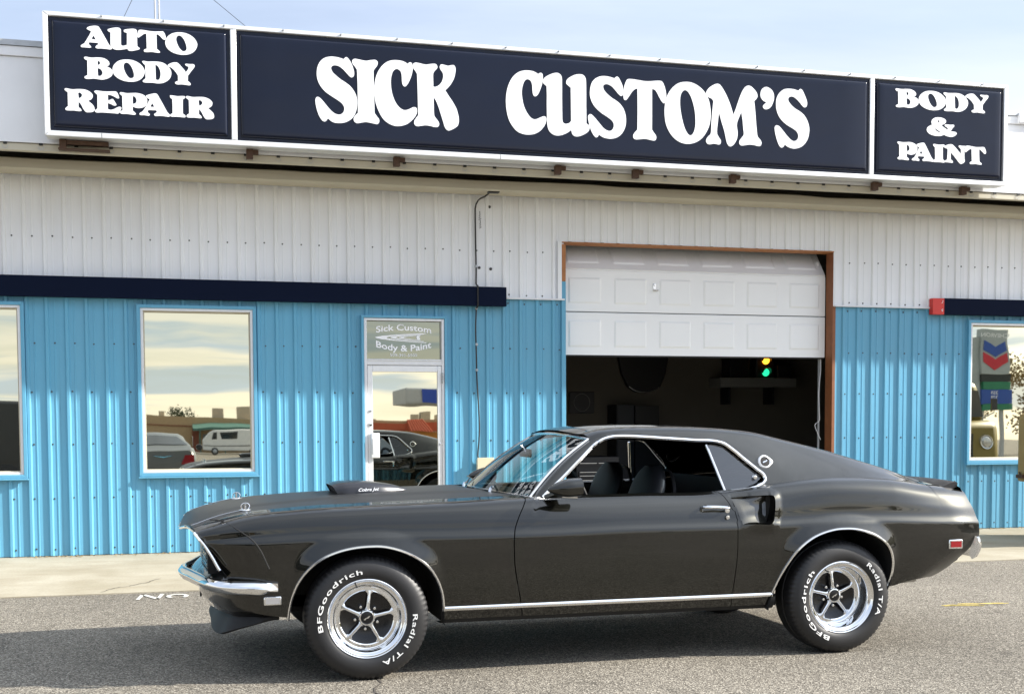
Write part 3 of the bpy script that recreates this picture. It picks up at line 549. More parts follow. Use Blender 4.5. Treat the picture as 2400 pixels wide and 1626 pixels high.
# screws, too small to pick apart singly
sc = MB()
def screw(x, z, y=W): 
    sc.lathe([(0, -.009), (.008, -.007), (.0095, 0)], (x, y, z), 'Y', 6)
for k in range(-16, 76):
    c = RX+k*RP-.016
    for zz, dxx, yy in ((.12, .035, W), (.62, .035, W), (1.15, .035, W), (1.66, .035, W), (2.13, .07, W), (3.16, .07, W-.014), (3.77, .07, W-.014), (2.70, .06, W-.014), (2.61, .05, W)):
        x = c+dxx
        if any(a-.03 < x < b+.03 and za-.05 < zz < zb+.05 for a, b, za, zb in openings): continue
        if zz in (2.70, 2.61) and (x < 3.4 or x > 8.5): continue
        screw(x+random.uniform(-.006, .006), zz+random.uniform(-.005, .005), yy)
for x, z in ((3.215, 3.62), (3.10, 2.98), (3.225, 2.97)): sc.lathe([(0, -.014), (.014, -.012), (.016, 0)], (x, W-.014, z), 'Y', 8)
sc.obj('screws', 'screw_dark', bld, kind='stuff')
# foundation strip and back-up wall so that no daylight comes through
fb = box('foundation', 'concrete', bld, XL, GX0-.04, W+.02, W+.2, -.05, .075)
box('foundation', 'concrete', bld, GX1+.08, XR, W+.02, W+.2, -.05, .075)

# dark fascia bands
for a, b in ((XL, 3.375),): box('dark_band', 'navy_band', bld, a, b, W-.105, W-.03, 2.572, 2.772, bevel=.004)
box('dark_band', 'navy_band', bld, 8.673, XR, W-.105, W-.03, 2.585, 2.775, bevel=.004)
rb = box('red_band_end', 'red_band', bld, 8.518, 8.672, W-.105, W-.03, 2.585, 2.772, bevel=.003)
rb['label'] = 'red painted end of the dark band'
for zz in (2.735, 2.715, 2.62, 2.635): MB().tube([(8.64+.01*math.sin(zz*90), W-.107, zz), (8.652, W-.107, zz+.012)], .004, 4).obj('scratch', 'letter_white', rb)

# fascia (parapet) and the eave under it
FY = W-.886
box('fascia', 'fascia_white', bld, XL, XR, FY, FY+.06, 3.862, 4.61)
box('fascia_trim', 'fascia_white', bld, XL, XR, FY-.018, FY+.05, 4.614, 4.70, bevel=.004)
box('fascia_cap', 'galv', bld, XL, XR, FY-.03, FY+.5, 4.703, 4.752)
for x in (-3.6, -2.1, 10.4): box('fascia_seam', 'seam_and_shade', bld, x, x+.004, FY-.0015, FY+.01, 3.87, 4.60)
box('roof_vent', 'fascia_white', bld, 9.02, 9.9, FY-.05, FY+.3, 4.62, 4.735, bevel=.01)
def wavy(name, mat, y0, y1, zb, zt, amp, seed, x0=XL, x1=XR, n=150):
    top = []; 
    for i in range(n+1):
        x = x0+(x1-x0)*i/n; w_ = amp*(mnoise.noise((x*.9, seed, 0))+.6*mnoise.noise((x*2.1, seed+5, 0)))
        top.append((x, w_))
    rows = [[(x, y0+.01, zb+.0*w_), (x, y0, zb+.008), (x, y0, zt-.010+w_), (x, y0+.014, zt+w_), (x, y1, zt+w_), (x, y1, zb)] for x, w_ in top]
    return MB().grid(rows, True, closev=True).obj(name, mat, bld, sharp=40)
wavy('eave_lip', 'soffit_beige', FY+.012, FY+.05, 3.786, 3.861, .002, 3)
wavy('eave_gutter_strip', 'soffit_beige', W-.52, W-.47, 3.700, 3.803, .014, 11)
wavy('eave_inner_strip', 'soffit_beige', W-.40, W-.37, 3.712, 3.735, .003, 17)
box('soffit', 'seam_and_shade', bld, XL, XR, FY+.062, W-.015, 3.880, 3.90)  # coloured dark brown to stand in for shade in the eave gap
box('soffit_board', 'soffit_beige', bld, XL, XR, W-.468, W-.05, 3.735, 3.745)
# square fixing holes with their clips along the lip
for k in range(48):
    x = -5.06+.3005*k
    if not (-1.9 < x < 10.2): continue
    c = box('lip_clip', 'black_rubber', bld, x-.016, x+.016, FY+.004, FY+.02, 3.842, 3.868)
    MB().tube([(x+.024*math.cos(a), FY+.006, 3.832+.026*math.sin(a)) for a in [R(180+q*20) for q in range(10)]], .0022, 4).obj('clip_ring', 'galv', c)

# hanging black cable, its box, and the pen marks beside it
cb = thing('wall_cable', 'black cable hanging down the wall from the eave to a cream box', 'cable', (3.06, W-.03, 1.0))
cpts = [(3.17, W-.36, 3.735), (3.13, W-.2, 3.70), (3.075, W-.04, 3.66), (3.055, W-.035, 3.60), (3.058, W-.035, 3.2), (3.062, W-.036, 2.95), (3.06, W-.036, 2.80), (3.06, W-.112, 2.78), (3.06, W-.112, 2.57), (3.06, W-.036, 2.54), (3.053, W-.036, 2.35), (3.060, W-.036, 2.0), (3.062, W-.036, 1.85), (3.078, W-.036, 1.55), (3.088, W-.036, 1.30), (3.080, W-.036, 1.12), (3.068, W-.036, 1.00), (3.075, W-.04, .95)]
MB().tube(resample(cpts, 70), .0085, 6).obj('cable', 'cable_black', cb)
MB().box(3.11, 3.23, W-.40, W-.33, 3.70, 3.734).obj('cable_clamp', 'cable_black', cb, bevel=.008)
for zz in (2.99, 2.55, 2.17, 1.9): MB().lathe([(0, -.012), (.014, -.01), (.016, .004)], (3.06, W-.045, zz), 'Y', 8).obj('cable_clip', 'galv', cb)
eb = thing('junction_box', 'small cream electrical box on the blue wall at the end of the cable', 'electrical box', (3.14, W, .88))
box('case', 'cream_box', eb, 3.054, 3.227, W-.085, W-.02, .786, .955, bevel=.006)
box('lid', 'cream_box', eb, 3.050, 3.231, W-.095, W-.0855, .790, .972, bevel=.003)
cbl = MB().tube(resample([(2.90+.10*math.cos(a)-.02, W-.034, 1.33+.22*math.sin(a)) for a in [R(95+q*16) for q in range(13)]], 30), .004, 5)
pm = thing('pen_marks', 'black handwritten marks on the white wall beside the cable', 'graffiti', (3.12, W-.03, 3.55))
for x0, zz, s_ in ((3.105, 3.57, 1), (3.175, 3.57, 1.2), (3.11, 3.48, .8), (3.18, 3.47, 1)):
    MB().tube([(x0+s_*(.012*math.sin(t*2.9)+.004*t%.01), W-.017, zz-t*.011) for t in range(9)], .003, 4).obj('stroke', 'cable_black', pm)

# wooden frame of the garage opening
box('jamb', 'wood_brown', bld, GX1-.004, GX1+.035, W-.012, W+.145, .05, GZ-.002, bevel=.003)
box('jamb', 'wood_orange', bld, GX0-.03, GX0+.018, W-.030, W+.16, 2.86, GZ-.03, bevel=.003)
box('jamb', 'blue_trim', bld, GX0-.03, GX0+.018, W-.032, W+.16, .05, 2.857, bevel=.003)
box('lintel', 'wood_orange', bld, GX0-.03, GX1, W-.026, W+.16, GZ-.014, GZ-.002, bevel=.002)
box('corner_trim', 'white_sheet', bld, GX0-.075, GX0-.032, W-.046, W-.02, 2.662, GZ)

# sectional garage door, rolled half way up
gd = thing('garage_door', 'white panelled sectional garage door rolled half way up', 'garage door', ((GX0+GX1)/2, W+.17, 2.1))
def section(z0, z1, tilt=0., y0=W+.15):
    h = z1-z0; x0, x1 = GX0+.025, GX1-.012; nx = 6; pw = (x1-x0)/nx
    mb = MB()
    xs = [x0]; zs = [0, .085, .105, h-.105, h-.085, h-.012, h]
    for k in range(nx): xs += [x0+k*pw+.075, x0+k*pw+.095, x0+(k+1)*pw-.095, x0+(k+1)*pw-.075]
    xs.append(x1)
    def T(x, d, z): return (x, y0+d*math.cos(tilt)+z*math.sin(tilt), z0+z*math.cos(tilt)-d*math.sin(tilt))
    P = []
    for i, x in enumerate(xs):
        row = []
        for j, z in enumerate(zs):
            inside = i > 0 and i < len(xs)-1 and j in (2, 3) and (i-1) % 4 in (1, 2)
            edge = i > 0 and i < len(xs)-1 and j in (1, 2, 3, 4) and (i-1) % 4 in (0, 1, 2, 3) and not inside
            d = -.010 if inside else 0.
            if j == len(zs)-1: d = .010
            row.append(T(x, d, z))
        P.append(row)
    mb.grid(P, False)
    n = len(zs)
    mb.add([T(x0, 0, 0), T(x1, 0, 0), T(x1, .05, 0), T(x0, .05, 0), T(x0, .05, h), T(x1, .05, h), T(x1, .01, h), T(x0, .01, h)], [(0, 3, 2, 1), (3, 4, 5, 2), (4, 7, 6, 5), (0, 7, 4, 3), (1, 2, 5, 6)])
    return mb.obj('door_section', 'door_white', gd, sharp=10)
section(2.083, 2.550); section(2.559, 3.015); section(3.024, 3.49, R(38))
box('bottom_seal', 'black_rubber', gd, GX0+.025, GX1-.012, W+.155, W+.195, 2.066, 2.082)
hz = box('lock_plate', 'steel_bright', gd, 5.13, 5.165, W+.142, W+.1505, 2.815, 2.88, bevel=.003)
MB().lathe([(0, -.016), (.010, -.015), (.012, 0)], (5.147, W+.143, 2.867), 'Y', 14).obj('lock_knob', 'chrome', hz)
MB().tube([(5.12, W+.13, 2.805), (5.15, W+.125, 2.80), (5.185, W+.13, 2.806)], .007, 8).obj('lock_handle', 'chrome', hz)
tr = [(GX1-.035, W+.235, z) for z in (.06, 1, 2, 2.9)]+[(GX1-.035, W+.235+.30*(1-math.cos(a)), 2.95+.36*math.sin(a)) for a in [R(q*15) for q in range(1, 7)]]+[(GX1-.035, W+3, 3.32)]
MB().tube(tr, .014, 6).obj('track', 'galv', gd)
MB().lathe([(0, -.02), (.028, -.018), (.03, .0), (0, .004)], (GX1-.05, W+.26, 3.17), 'X', 14).obj('roller', 'letter_white', gd)
ropep = [(7.235, W+.19, 2.10), (7.238, W+.19, 1.95), (7.225, W+.19, 1.80), (7.215, W+.19, 1.66), (7.225, W+.19, 1.48), (7.23, W+.19, 1.36), (7.17, W+.19, 1.30), (7.20, W+.19, 1.22), (7.245, W+.19, 1.13)]
MB().tube(resample(ropep, 50), .004, 5).obj('pull_rope', 'letter_white', gd)

# dark room behind the door
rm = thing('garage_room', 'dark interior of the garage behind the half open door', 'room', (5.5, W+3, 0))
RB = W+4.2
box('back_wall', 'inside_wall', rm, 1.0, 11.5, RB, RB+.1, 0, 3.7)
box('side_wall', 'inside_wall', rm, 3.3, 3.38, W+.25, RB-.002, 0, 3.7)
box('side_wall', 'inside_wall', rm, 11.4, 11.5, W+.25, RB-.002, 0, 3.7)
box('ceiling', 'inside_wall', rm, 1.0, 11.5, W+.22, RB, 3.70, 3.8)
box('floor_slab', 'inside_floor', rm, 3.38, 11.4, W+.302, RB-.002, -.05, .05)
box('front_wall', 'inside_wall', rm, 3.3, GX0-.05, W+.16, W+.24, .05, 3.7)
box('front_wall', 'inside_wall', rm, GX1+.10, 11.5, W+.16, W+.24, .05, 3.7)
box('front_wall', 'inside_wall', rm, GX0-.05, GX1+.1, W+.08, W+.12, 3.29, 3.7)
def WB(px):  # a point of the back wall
    return px
# wall-hung car hood
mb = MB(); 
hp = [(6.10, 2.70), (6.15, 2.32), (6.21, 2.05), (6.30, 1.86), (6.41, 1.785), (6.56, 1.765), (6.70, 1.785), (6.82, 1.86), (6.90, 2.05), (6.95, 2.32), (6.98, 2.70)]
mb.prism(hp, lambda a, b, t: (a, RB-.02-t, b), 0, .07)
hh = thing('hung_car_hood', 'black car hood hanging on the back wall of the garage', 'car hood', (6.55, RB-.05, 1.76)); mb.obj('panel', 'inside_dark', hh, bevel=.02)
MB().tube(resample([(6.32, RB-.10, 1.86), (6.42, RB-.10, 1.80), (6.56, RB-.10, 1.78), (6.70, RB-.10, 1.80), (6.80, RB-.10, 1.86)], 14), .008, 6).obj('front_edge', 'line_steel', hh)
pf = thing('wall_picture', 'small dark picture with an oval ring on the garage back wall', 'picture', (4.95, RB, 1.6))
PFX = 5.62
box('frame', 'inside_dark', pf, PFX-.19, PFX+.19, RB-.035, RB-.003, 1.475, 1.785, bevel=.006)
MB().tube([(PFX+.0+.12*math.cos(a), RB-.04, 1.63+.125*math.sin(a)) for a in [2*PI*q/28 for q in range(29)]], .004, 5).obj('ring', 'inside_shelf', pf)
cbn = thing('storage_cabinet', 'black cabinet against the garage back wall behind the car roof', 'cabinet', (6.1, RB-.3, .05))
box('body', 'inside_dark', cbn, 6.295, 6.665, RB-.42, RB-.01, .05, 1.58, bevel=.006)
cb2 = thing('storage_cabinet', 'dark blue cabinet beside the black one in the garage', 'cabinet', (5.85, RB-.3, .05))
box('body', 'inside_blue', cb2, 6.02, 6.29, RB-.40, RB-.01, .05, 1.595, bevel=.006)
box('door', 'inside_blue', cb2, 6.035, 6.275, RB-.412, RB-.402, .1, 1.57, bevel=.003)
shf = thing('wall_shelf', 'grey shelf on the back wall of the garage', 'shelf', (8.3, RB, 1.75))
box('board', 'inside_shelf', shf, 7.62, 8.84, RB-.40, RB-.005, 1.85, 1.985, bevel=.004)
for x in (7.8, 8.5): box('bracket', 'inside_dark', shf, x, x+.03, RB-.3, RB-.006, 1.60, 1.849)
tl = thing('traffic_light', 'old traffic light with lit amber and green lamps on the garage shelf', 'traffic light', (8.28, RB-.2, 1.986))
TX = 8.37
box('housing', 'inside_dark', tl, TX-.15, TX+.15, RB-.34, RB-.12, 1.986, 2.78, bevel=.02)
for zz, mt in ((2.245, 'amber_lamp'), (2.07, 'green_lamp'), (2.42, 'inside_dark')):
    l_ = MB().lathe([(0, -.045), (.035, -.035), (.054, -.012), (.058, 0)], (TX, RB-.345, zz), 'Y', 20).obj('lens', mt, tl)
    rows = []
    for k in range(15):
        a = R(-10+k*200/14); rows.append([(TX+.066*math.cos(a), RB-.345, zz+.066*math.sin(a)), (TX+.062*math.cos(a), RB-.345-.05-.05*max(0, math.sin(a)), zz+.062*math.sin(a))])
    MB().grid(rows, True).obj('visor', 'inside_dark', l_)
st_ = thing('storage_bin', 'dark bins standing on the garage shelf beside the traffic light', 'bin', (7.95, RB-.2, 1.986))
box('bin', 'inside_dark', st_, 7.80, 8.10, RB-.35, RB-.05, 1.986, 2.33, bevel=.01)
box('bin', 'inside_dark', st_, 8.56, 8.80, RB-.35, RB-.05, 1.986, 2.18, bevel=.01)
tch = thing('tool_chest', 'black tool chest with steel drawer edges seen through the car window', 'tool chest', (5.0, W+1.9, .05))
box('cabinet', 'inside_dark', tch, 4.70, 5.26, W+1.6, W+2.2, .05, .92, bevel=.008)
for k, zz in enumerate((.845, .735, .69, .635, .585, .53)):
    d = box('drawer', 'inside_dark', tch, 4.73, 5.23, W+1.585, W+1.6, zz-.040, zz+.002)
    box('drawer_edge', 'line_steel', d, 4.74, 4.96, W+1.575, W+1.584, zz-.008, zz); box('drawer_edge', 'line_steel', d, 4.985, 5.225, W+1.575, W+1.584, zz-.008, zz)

# dry bits blown against the foot of the wall
rnd = random.Random(3); mb = MB()
for k in range(900):
    x = rnd.uniform(-4, 11); 
    if GX0-.1 < x < GX1+.1 or 1.85 < x < 2.72 or mnoise.noise((x*1.3, 2.2, 0)) < -.12: continue
    y = W-.03-abs(rnd.gauss(0, .05)); z = apz(y)+.004; a = rnd.uniform(0, 2*PI); l = rnd.uniform(.006, .022); w_ = l*rnd.uniform(.3, .6)
    u = Vector((math.cos(a)*l, math.sin(a)*l, rnd.uniform(0, .008))); v_ = Vector((-math.sin(a)*w_, math.cos(a)*w_, rnd.uniform(0, .004))); c = Vector((x, y, z+.004))
    mb.add([c-u, c+v_, c+u, c-v_], [(0, 1, 2, 3)])
lo = mb.obj('leaf_litter', 'dry_leaf', fix=False); lo['kind'] = 'stuff'; lo['label'] = 'dry leaf litter along the foot of the blue wall'; lo['category'] = 'litter'

# ------------------------------------------------------------------ windows
def tilted_pane(name, mat, parent, x0, x1, y, z0, z1, tx=0., tz=0.):
    """thin pane; tx leans the top away from the street, tz turns it a little"""
    cx, cz = (x0+x1)/2, (z0+z1)/2; mb = MB(); mb.box(x0, x1, 0, .008, z0, z1)
    mb.v = [(a, y+b+(c-cz)*math.tan(tx)+(a-cx)*math.tan(tz), c) for a, b, c in mb.v]
    return mb.obj(name, mat, parent)
def ring(x0, x1, z0, z1, wd, y0, y1):
    mb = MB()
    A = [(x0, z0), (x1, z0), (x1, z1), (x0, z1)]; B = [(x0+wd, z0+wd), (x1-wd, z0+wd), (x1-wd, z1-wd), (x0+wd, z1-wd)]
    for i in range(4):
        j = (i+1) % 4
        P = [A[i], A[j], B[j], B[i]]
        mb.prism(P, lambda a, b, t: (a, t, b), y0, y1)
    return mb
def window(x0, x1, z0, z1, tx, tz):
    tr_ = ring(x0-.035, x1+.035, z0-.045, z1+.035, .034, W-.048, W+.03).obj('window', 'blue_trim', bld, bevel=.003, fix=False)
    ring(x0-.001, x1+.001, z0-.011, z1+.001, .026, W-.036, W+.05).obj('window_frame', 'alu_frame', tr_, bevel=.003, fix=False)
    ring(x0+.025, x1-.025, z0+.015, z1-.025, .012, W-.012, W+.05).obj('inner_frame', 'soffit_beige', tr_, fix=False)
    tilted_pane('pane', 'mirror_glass', tr_, x0+.03, x1-.03, W+.020, z0+.02, z1-.03, tx, tz)
    MB().box(x0-.042, x1+.042, W-.062, W-.030, z0-.062, z0-.047).obj('sill', 'blue_trim', tr_, bevel=.003)
    return tr_
TILT = R(.4)
window(-3.2, -1.462, .865, 2.49, TILT, 0)
window(-.352, .737, .865, 2.487, TILT, 0)
window(9.083, 11.2, .88, 2.5, TILT, 0)

# ------------------------------------------------------------------ entrance door with a transom light
dr = ring(1.836, 2.740, .0, 2.458, .026, W-.048, W+.05).obj('door_trim', 'blue_trim', bld, bevel=.003, fix=False)
df = MB()
for a in ((1.864, 1.894, .055, 2.43), (2.684, 2.712, .055, 2.43)): df.box(a[0], a[1], W-.038, W+.06, a[2], a[3])
df.box(1.8945, 2.6835, W-.037, W+.06, 2.405, 2.43); df.box(1.8945, 2.6835, W-.036, W+.06, 1.945, 2.008); df.box(1.895, 2.683, W-.044, W-.0365, 1.99, 2.004)
dfo = df.obj('door_frame', 'alu_frame', bld, bevel=.003, fix=False)
tp = tilted_pane('transom_pane', 'transom_glass', dfo, 1.896, 2.682, W+.022, 2.01, 2.403, TILT, 0)
leaf = MB()
for a in ((1.898, 1.950, .06, 1.94), (2.640, 2.682, .06, 1.94)): leaf.box(a[0], a[1], W-.030, W+.02, a[2], a[3])
leaf.box(1.951, 2.639, W-.030, W+.02, 1.876, 1.94); leaf.box(1.951, 2.639, W-.030, W+.02, .06, .30)
lf = leaf.obj('door', 'alu', bld, bevel=.004, fix=False)
tilted_pane('door_pane', 'mirror_glass', lf, 1.949, 2.641, W-.008, .298, 1.878, TILT, 0)
hd = box('push_plate', 'alu', lf, 1.925, 2.015, W-.062, W-.034, .98, 1.24, bevel=.008)
box('handle_grip', 'galv', hd, 1.93, 1.945, W-.070, W-.0625, 1.02, 1.18, bevel=.003)
for zz, r_ in ((1.47, .011), (1.33, .016)): MB().lathe([(0, -.016), (r_, -.014), (r_*1.15, 0)], (1.924, W-.031, zz), 'Y', 14).obj('lock', 'chrome', lf)
MB().lathe([(0, -.012), (.010, -.01), (.011, 0)], (2.662, W-.031, 1.12), 'Y', 10).obj('lock', 'steel_bright', lf)
hg = MB(); 
for k in range(4): hg.lathe([(0, k*.028), (.013, k*.028), (.013, k*.028+.024), (0, k*.028+.024)], (2.690, W-.048, 1.76), 'Z', 10)
hg.obj('hinge', 'galv', dfo)

# lettering on the transom glass
TY = W+.0165
def flat(y): return lambda a, b, t: (a, y-t, b)
def arc_text(txt, size, xc, zc_, width, sag, name='transom_lettering', **k):
    V, F = text_solid(txt, size, lambda a, b, t: (a, b, t), .0015, **k)
    xs = [v[0] for v in V]; a0, a1 = min(xs), max(xs); s_ = width/(a1-a0)
    V = [(xc+(v[0]-(a0+a1)/2)*s_, TY-v[2]+((zc_+v[1])-2.2065)*math.tan(TILT), zc_+v[1]+sag*(1-((v[0]-(a0+a1)/2)/((a1-a0)/2))**2)) for v in V]
    letters(V, F, name, 'letter_white', tp)
arc_text('Sick Custom', .088, 2.29, 2.283, .585, .028, bold=.0018)
arc_text('Body & Paint', .092, 2.29, 2.135, .585, -.042, bold=.0018)
arc_text('509-391-5505', .042, 2.287, 2.040, .285, -.004)
def swoosh(xl, zc_, h, tip, thick):
    P = []
    for k in range(13):
        t = k/12; a = -1+2*t; P.append((xl+(a*a)**.9*(tip-xl), zc_+a*h))
    Q = [(xl+thick+((1-2*k/12)**2)**.9*(tip-xl-thick), zc_+(1-2*k/12)*h*.86) for k in range(13)]
    return P+Q
for xl, zc_, h, tip, th in ((1.985, 2.232, .052, 2.53, .12), (2.145, 2.234, .040, 2.50, .060), (2.235, 2.235, .028, 2.47, .050)):
    V, F = fill_letter([swoosh(xl, zc_, h, tip, th)], flat(TY-.003), .0015); V = [(a, b+(c-2.2065)*math.tan(TILT), c) for a, b, c in V]
    MB().add(V, F).obj('transom_swoosh', 'letter_white', tp, fix=False)
tei = [(2.452+.028*math.cos(a), 2.238+.028*math.sin(a)) for a in [R(60+q*13) for q in range(16)]]+[(2.452+.012*math.cos(a), 2.226+.013*math.sin(a)) for a in [R(-90+180-q*20) for q in range(10)]][::-1]+[(2.452, 2.239), (2.463, 2.252)]
V, F = fill_letter([tei], flat(TY-.003), .0015); V = [(a, b+(c-2.2065)*math.tan(TILT), c) for a, b, c in V]
MB().add(V, F).obj('transom_roundel', 'letter_white', tp, fix=False)

# ------------------------------------------------------------------ the long roof sign
SY = W-1.0909      # front plane of the sign
sg = thing('roof_sign', 'long black three panel shop sign with white lettering on the roof edge', 'sign', (3.8, SY+.1, 3.86))
SX0, SX1, SZ0, SZ1 = -1.098, 8.736, 3.887, 4.962
D1, D2 = .539, 7.088
box('sign_cabinet', 'alu', sg, SX0+.01, SX1-.01, SY+.012, FY-.035, SZ0+.004, SZ1-.004)
fr = .046
def sframe(P): MB().prism(P, lambda a, b, t: (a, t, b), SY-.022, SY+.011).obj('sign_frame', 'alu', sg, bevel=.006)
sframe([(SX0, SZ0), (SX0+fr, SZ0+fr), (SX0+fr, SZ1-fr*.8), (SX0, SZ1)])
sframe([(SX1, SZ0), (SX1, SZ1), (SX1-fr, SZ1-fr*.8), (SX1-fr, SZ0+fr)])
sframe([(SX0+.001, SZ1+.002), (SX0+fr, SZ1-fr*.8+.001), (SX1-fr, SZ1-fr*.8+.001), (SX1-.001, SZ1+.002)])
sframe([(SX0+.001, SZ0-.002), (SX1-.001, SZ0-.002), (SX1-fr, SZ0+fr-.001), (SX0+fr, SZ0+fr-.001)])
for d in (D1, D2): box('sign_divider', 'alu', sg, d-.026, d+.026, SY-.0215, SY+.011, SZ0+fr, SZ1-fr*.8, bevel=.005)
for x in (3.05, -.62): box('frame_seam', 'seam_and_shade', sg, x, x+.004, SY-.0235, SY-.02, SZ0-.002, SZ0+fr-.004)
# pan-formed faces: a recessed rim and a raised, slightly pillowed face
def face(x0, x1, z0, z1, pill):
    rim = .030; rad = .030
    def prof(t, L):
        d = min(t, L-t)
        if d < rim: return 0.
        if d < rim+rad: a = (d-rim)/rad; return math.sqrt(max(0, 1-(1-a)**2))
        return 1.
    def samp(L): 
        e = [0, rim*.5, rim-.001, rim, rim+.003, rim+.007, rim+.012, rim+.02, rim+rad]; mid = [e[-1]+(L-2*e[-1])*k/24 for k in range(1, 24)]
        return e+mid+[L-q for q in e[::-1]]
    xs = samp(x1-x0); zs = samp(z1-z0); P = []
    for x in xs:
        row = []
        for z in zs:
            q = min(prof(x, x1-x0), prof(z, z1-z0)); 
            row.append((x0+x, SY+.004-.032*q-pill*0, z0+z))
        P.append(row)
    return MB().grid(P, True).obj('sign_panel', 'sign_face', sg, sharp=50)
pz0, pz1 = SZ0+fr+.002, SZ1-fr*.8-.002
face(SX0+fr+.002, D1-.028, pz0, pz1, 0); face(D1+.028, D2-.028, pz0, pz1, 0); face(D2+.028, SX1-fr-.002, pz0, pz1, 0)
LY = SY-.0285
for key, loops in GLYPHS.items():
    L = [[(q[0]/1000., q[1]/1000.)+tuple(q[2:]) for q in lp] for lp in loops]
    V, F = fill_letter([crom(lp, 4) for lp in L], lambda a, b, t: (a, LY-t, b), .004)
    MB().add(V, F).obj('letter', 'letter_white', sg, fix=False, sharp=30)
# screws on the frame's top edge
for k in range(18):
    x = -.6+.53*k
    MB().lathe([(0, -.03), (.007, -.028), (.008, .0)], (x, SY-.0225, SZ1-.012), 'Y', 8).obj('frame_screw', 'galv', sg)
# rusty brackets under the sign
for k, x in enumerate((-.99, .65, 2.033, 3.651, 4.472, 5.54, 7.189, 8.271)):
    x1 = x+(.42 if k == 0 else .11)
    b = box('bracket', 'rust', sg, x, x+.06, FY-.10, FY-.04, 3.80, 3.885)
    box('bracket_arm', 'rust', b, x+.062, x1, FY-.09, FY-.04, 3.845, 3.882); box('bracket_plate', 'rust', b, x-.01, x1+.01, FY-.095, FY-.002, 3.802, 3.812) if k == 0 else None

# antenna mast with guy wires standing on the roof behind the sign
am = thing('antenna_mast', 'thin metal antenna mast with guy wires on the roof behind the sign', 'antenna', (-.15, W+1.5, 3.9))
for x in (-.172, -.131): MB().tube([(x, W+1.5, 3.9), (x, W+1.5, 9.0)], .011, 8).obj('pole', 'galv', am)
MB().tube([(-.6, W+1.5, 5.55), (-.15, W+1.5, 6.52)], .003, 5).obj('guy_wire', 'cable_black', am); MB().tube([(1.05, W+1.5, 5.575), (-.15, W+1.5, 6.49)], .003, 5).obj('guy_wire', 'cable_black', am)
box('roof_deck', 'fascia_white', bld, XL, XR, FY+.06, W+6, 3.905, 3.95)

# ------------------------------------------------------------------ the car
XF, YC = .933, 7.25                      # front axle and centre plane
def cw(x, y, z): return (XF+x, YC-y, z)  # x back from the front axle, y towards the street, z up
car = thing('parked_car', 'dark olive grey fastback muscle car parked in front of the garage', 'car', (XF+1.37, YC, 0))
ST = [-.87, -.65, -.35, 0, .5, .9, 1.5, 2.05, 2.4, 2.75, 3.1, 3.45, 3.62, 3.74]
f_wc = interp(ST, [.806, .862, .888, .900, .905, .905, .905, .905, .905, .905, .900, .880, .862, .845])
f_zc = interp(ST, [.735, .740, .752, .756, .747, .747, .758, .758, .762, .775, .765, .750, .745, .74])
f_ws = interp(ST, [.772, .825, .846, .852, .853, .848, .842, .842, .850, .856, .846, .815, .796, .785])
f_zs = interp(ST, [.778, .835, .866, .880, .888, .892, .894, .905, .945, .968, .955, .918, .902, .895])
f_wt = interp(ST, [.715, .762, .785, .788, .786, .785, .785, .785, .788, .790, .785, .760, .745, .735])
f_zt = interp(ST, [.792, .856, .888, .903, .916, .930, .938, .942, .983, 1.006, .994, .957, .944, .936])
f_wb = interp(ST, [.79, .845, .868, .87, .868, .866, .866, .866, .866, .868, .862, .835, .80, .79])    # at the bottom edge
f_zb = interp([-.87, -.62, -.41, .40, 1.3, 2.3, 3.05, 3.2, 3.41, 3.74], [.375, .355, .345, .30, .30, .30, .372, .389, .405, .41])
x_front = interp([.33, .36, .42, .50, .56, .604, .66, .72, .786, .80, .9], [-.54, -.60, -.655, -.690, -.715, -.745, -.775, -.812, -.862, -.87, -.87])
x_rear = interp([.36, .40, .426, .517, .60, .665, .774, .861, .933, .948, 1.0], [3.36, 3.41, 3.46, 3.575, 3.665, 3.705, 3.690, 3.655, 3.622, 3.60, 3.60])
AF = [(-.411, .330), (-.408, .360), (-.395, .43), (-.373, .495), (-.338, .556), (-.291, .608), (-.228, .652), (-.158, .680), (-.06, .700), (.041, .704), (.115, .693), (.19, .668), (.276, .620), (.335, .563), (.372, .50), (.392, .44), (.401, .37), (.403, .27)]
AR = [(2.278, .27), (2.29, .325), (2.318, .398), (2.357, .482), (2.395, .548), (2.439, .608), (2.49, .652), (2.543, .684), (2.63, .714), (2.717, .726), (2.79, .724), (2.858, .711), (2.92, .690), (2.975, .660), (3.02, .622), (3.05, .575), (3.068, .52), (3.072, .46), (3.062, .41), (3.042, .36)]
AFd = resample(AF, 120); ARd = resample(AR, 120)
def dist_poly(x, z, P):
    best = 9.; 
    for (ax, az), (bx, bz) in zip(P, P[1:]):
        dx_, dz_ = bx-ax, bz-az; t = max(0, min(1, ((x-ax)*dx_+(z-az)*dz_)/(dx_*dx_+dz_*dz_+1e-12)))
        d = math.hypot(x-ax-t*dx_, z-az-t*dz_); best = min(best, d)
    return best
def in_poly(x, z, P):
    c = False; n = len(P); j = n-1
    for i in range(n):
        if (P[i][1] > z) != (P[j][1] > z) and x < (P[j][0]-P[i][0])*(z-P[i][1])/(P[j][1]-P[i][1]+1e-12)+P[i][0]: c = not c
        j = i
    return c
def near_poly(x, z, P):
    best = (9., x, z)
    for (ax, az), (bx, bz) in zip(P, P[1:]):
        dx_, dz_ = bx-ax, bz-az; t = max(0, min(1, ((x-ax)*dx_+(z-az)*dz_)/(dx_*dx_+dz_*dz_+1e-12)))
        qx, qz = ax+t*dx_, az+t*dz_; d = math.hypot(x-qx, z-qz)
        if d < best[0]: best = (d, qx, qz)
    return best
SCOOP = [(2.064, .911), (2.13, .917), (2.22, .921), (2.300, .924), (2.316, .917), (2.320, .898), (2.312, .83), (2.300, .778), (2.285, .766), (2.20, .763), (2.115, .763)]
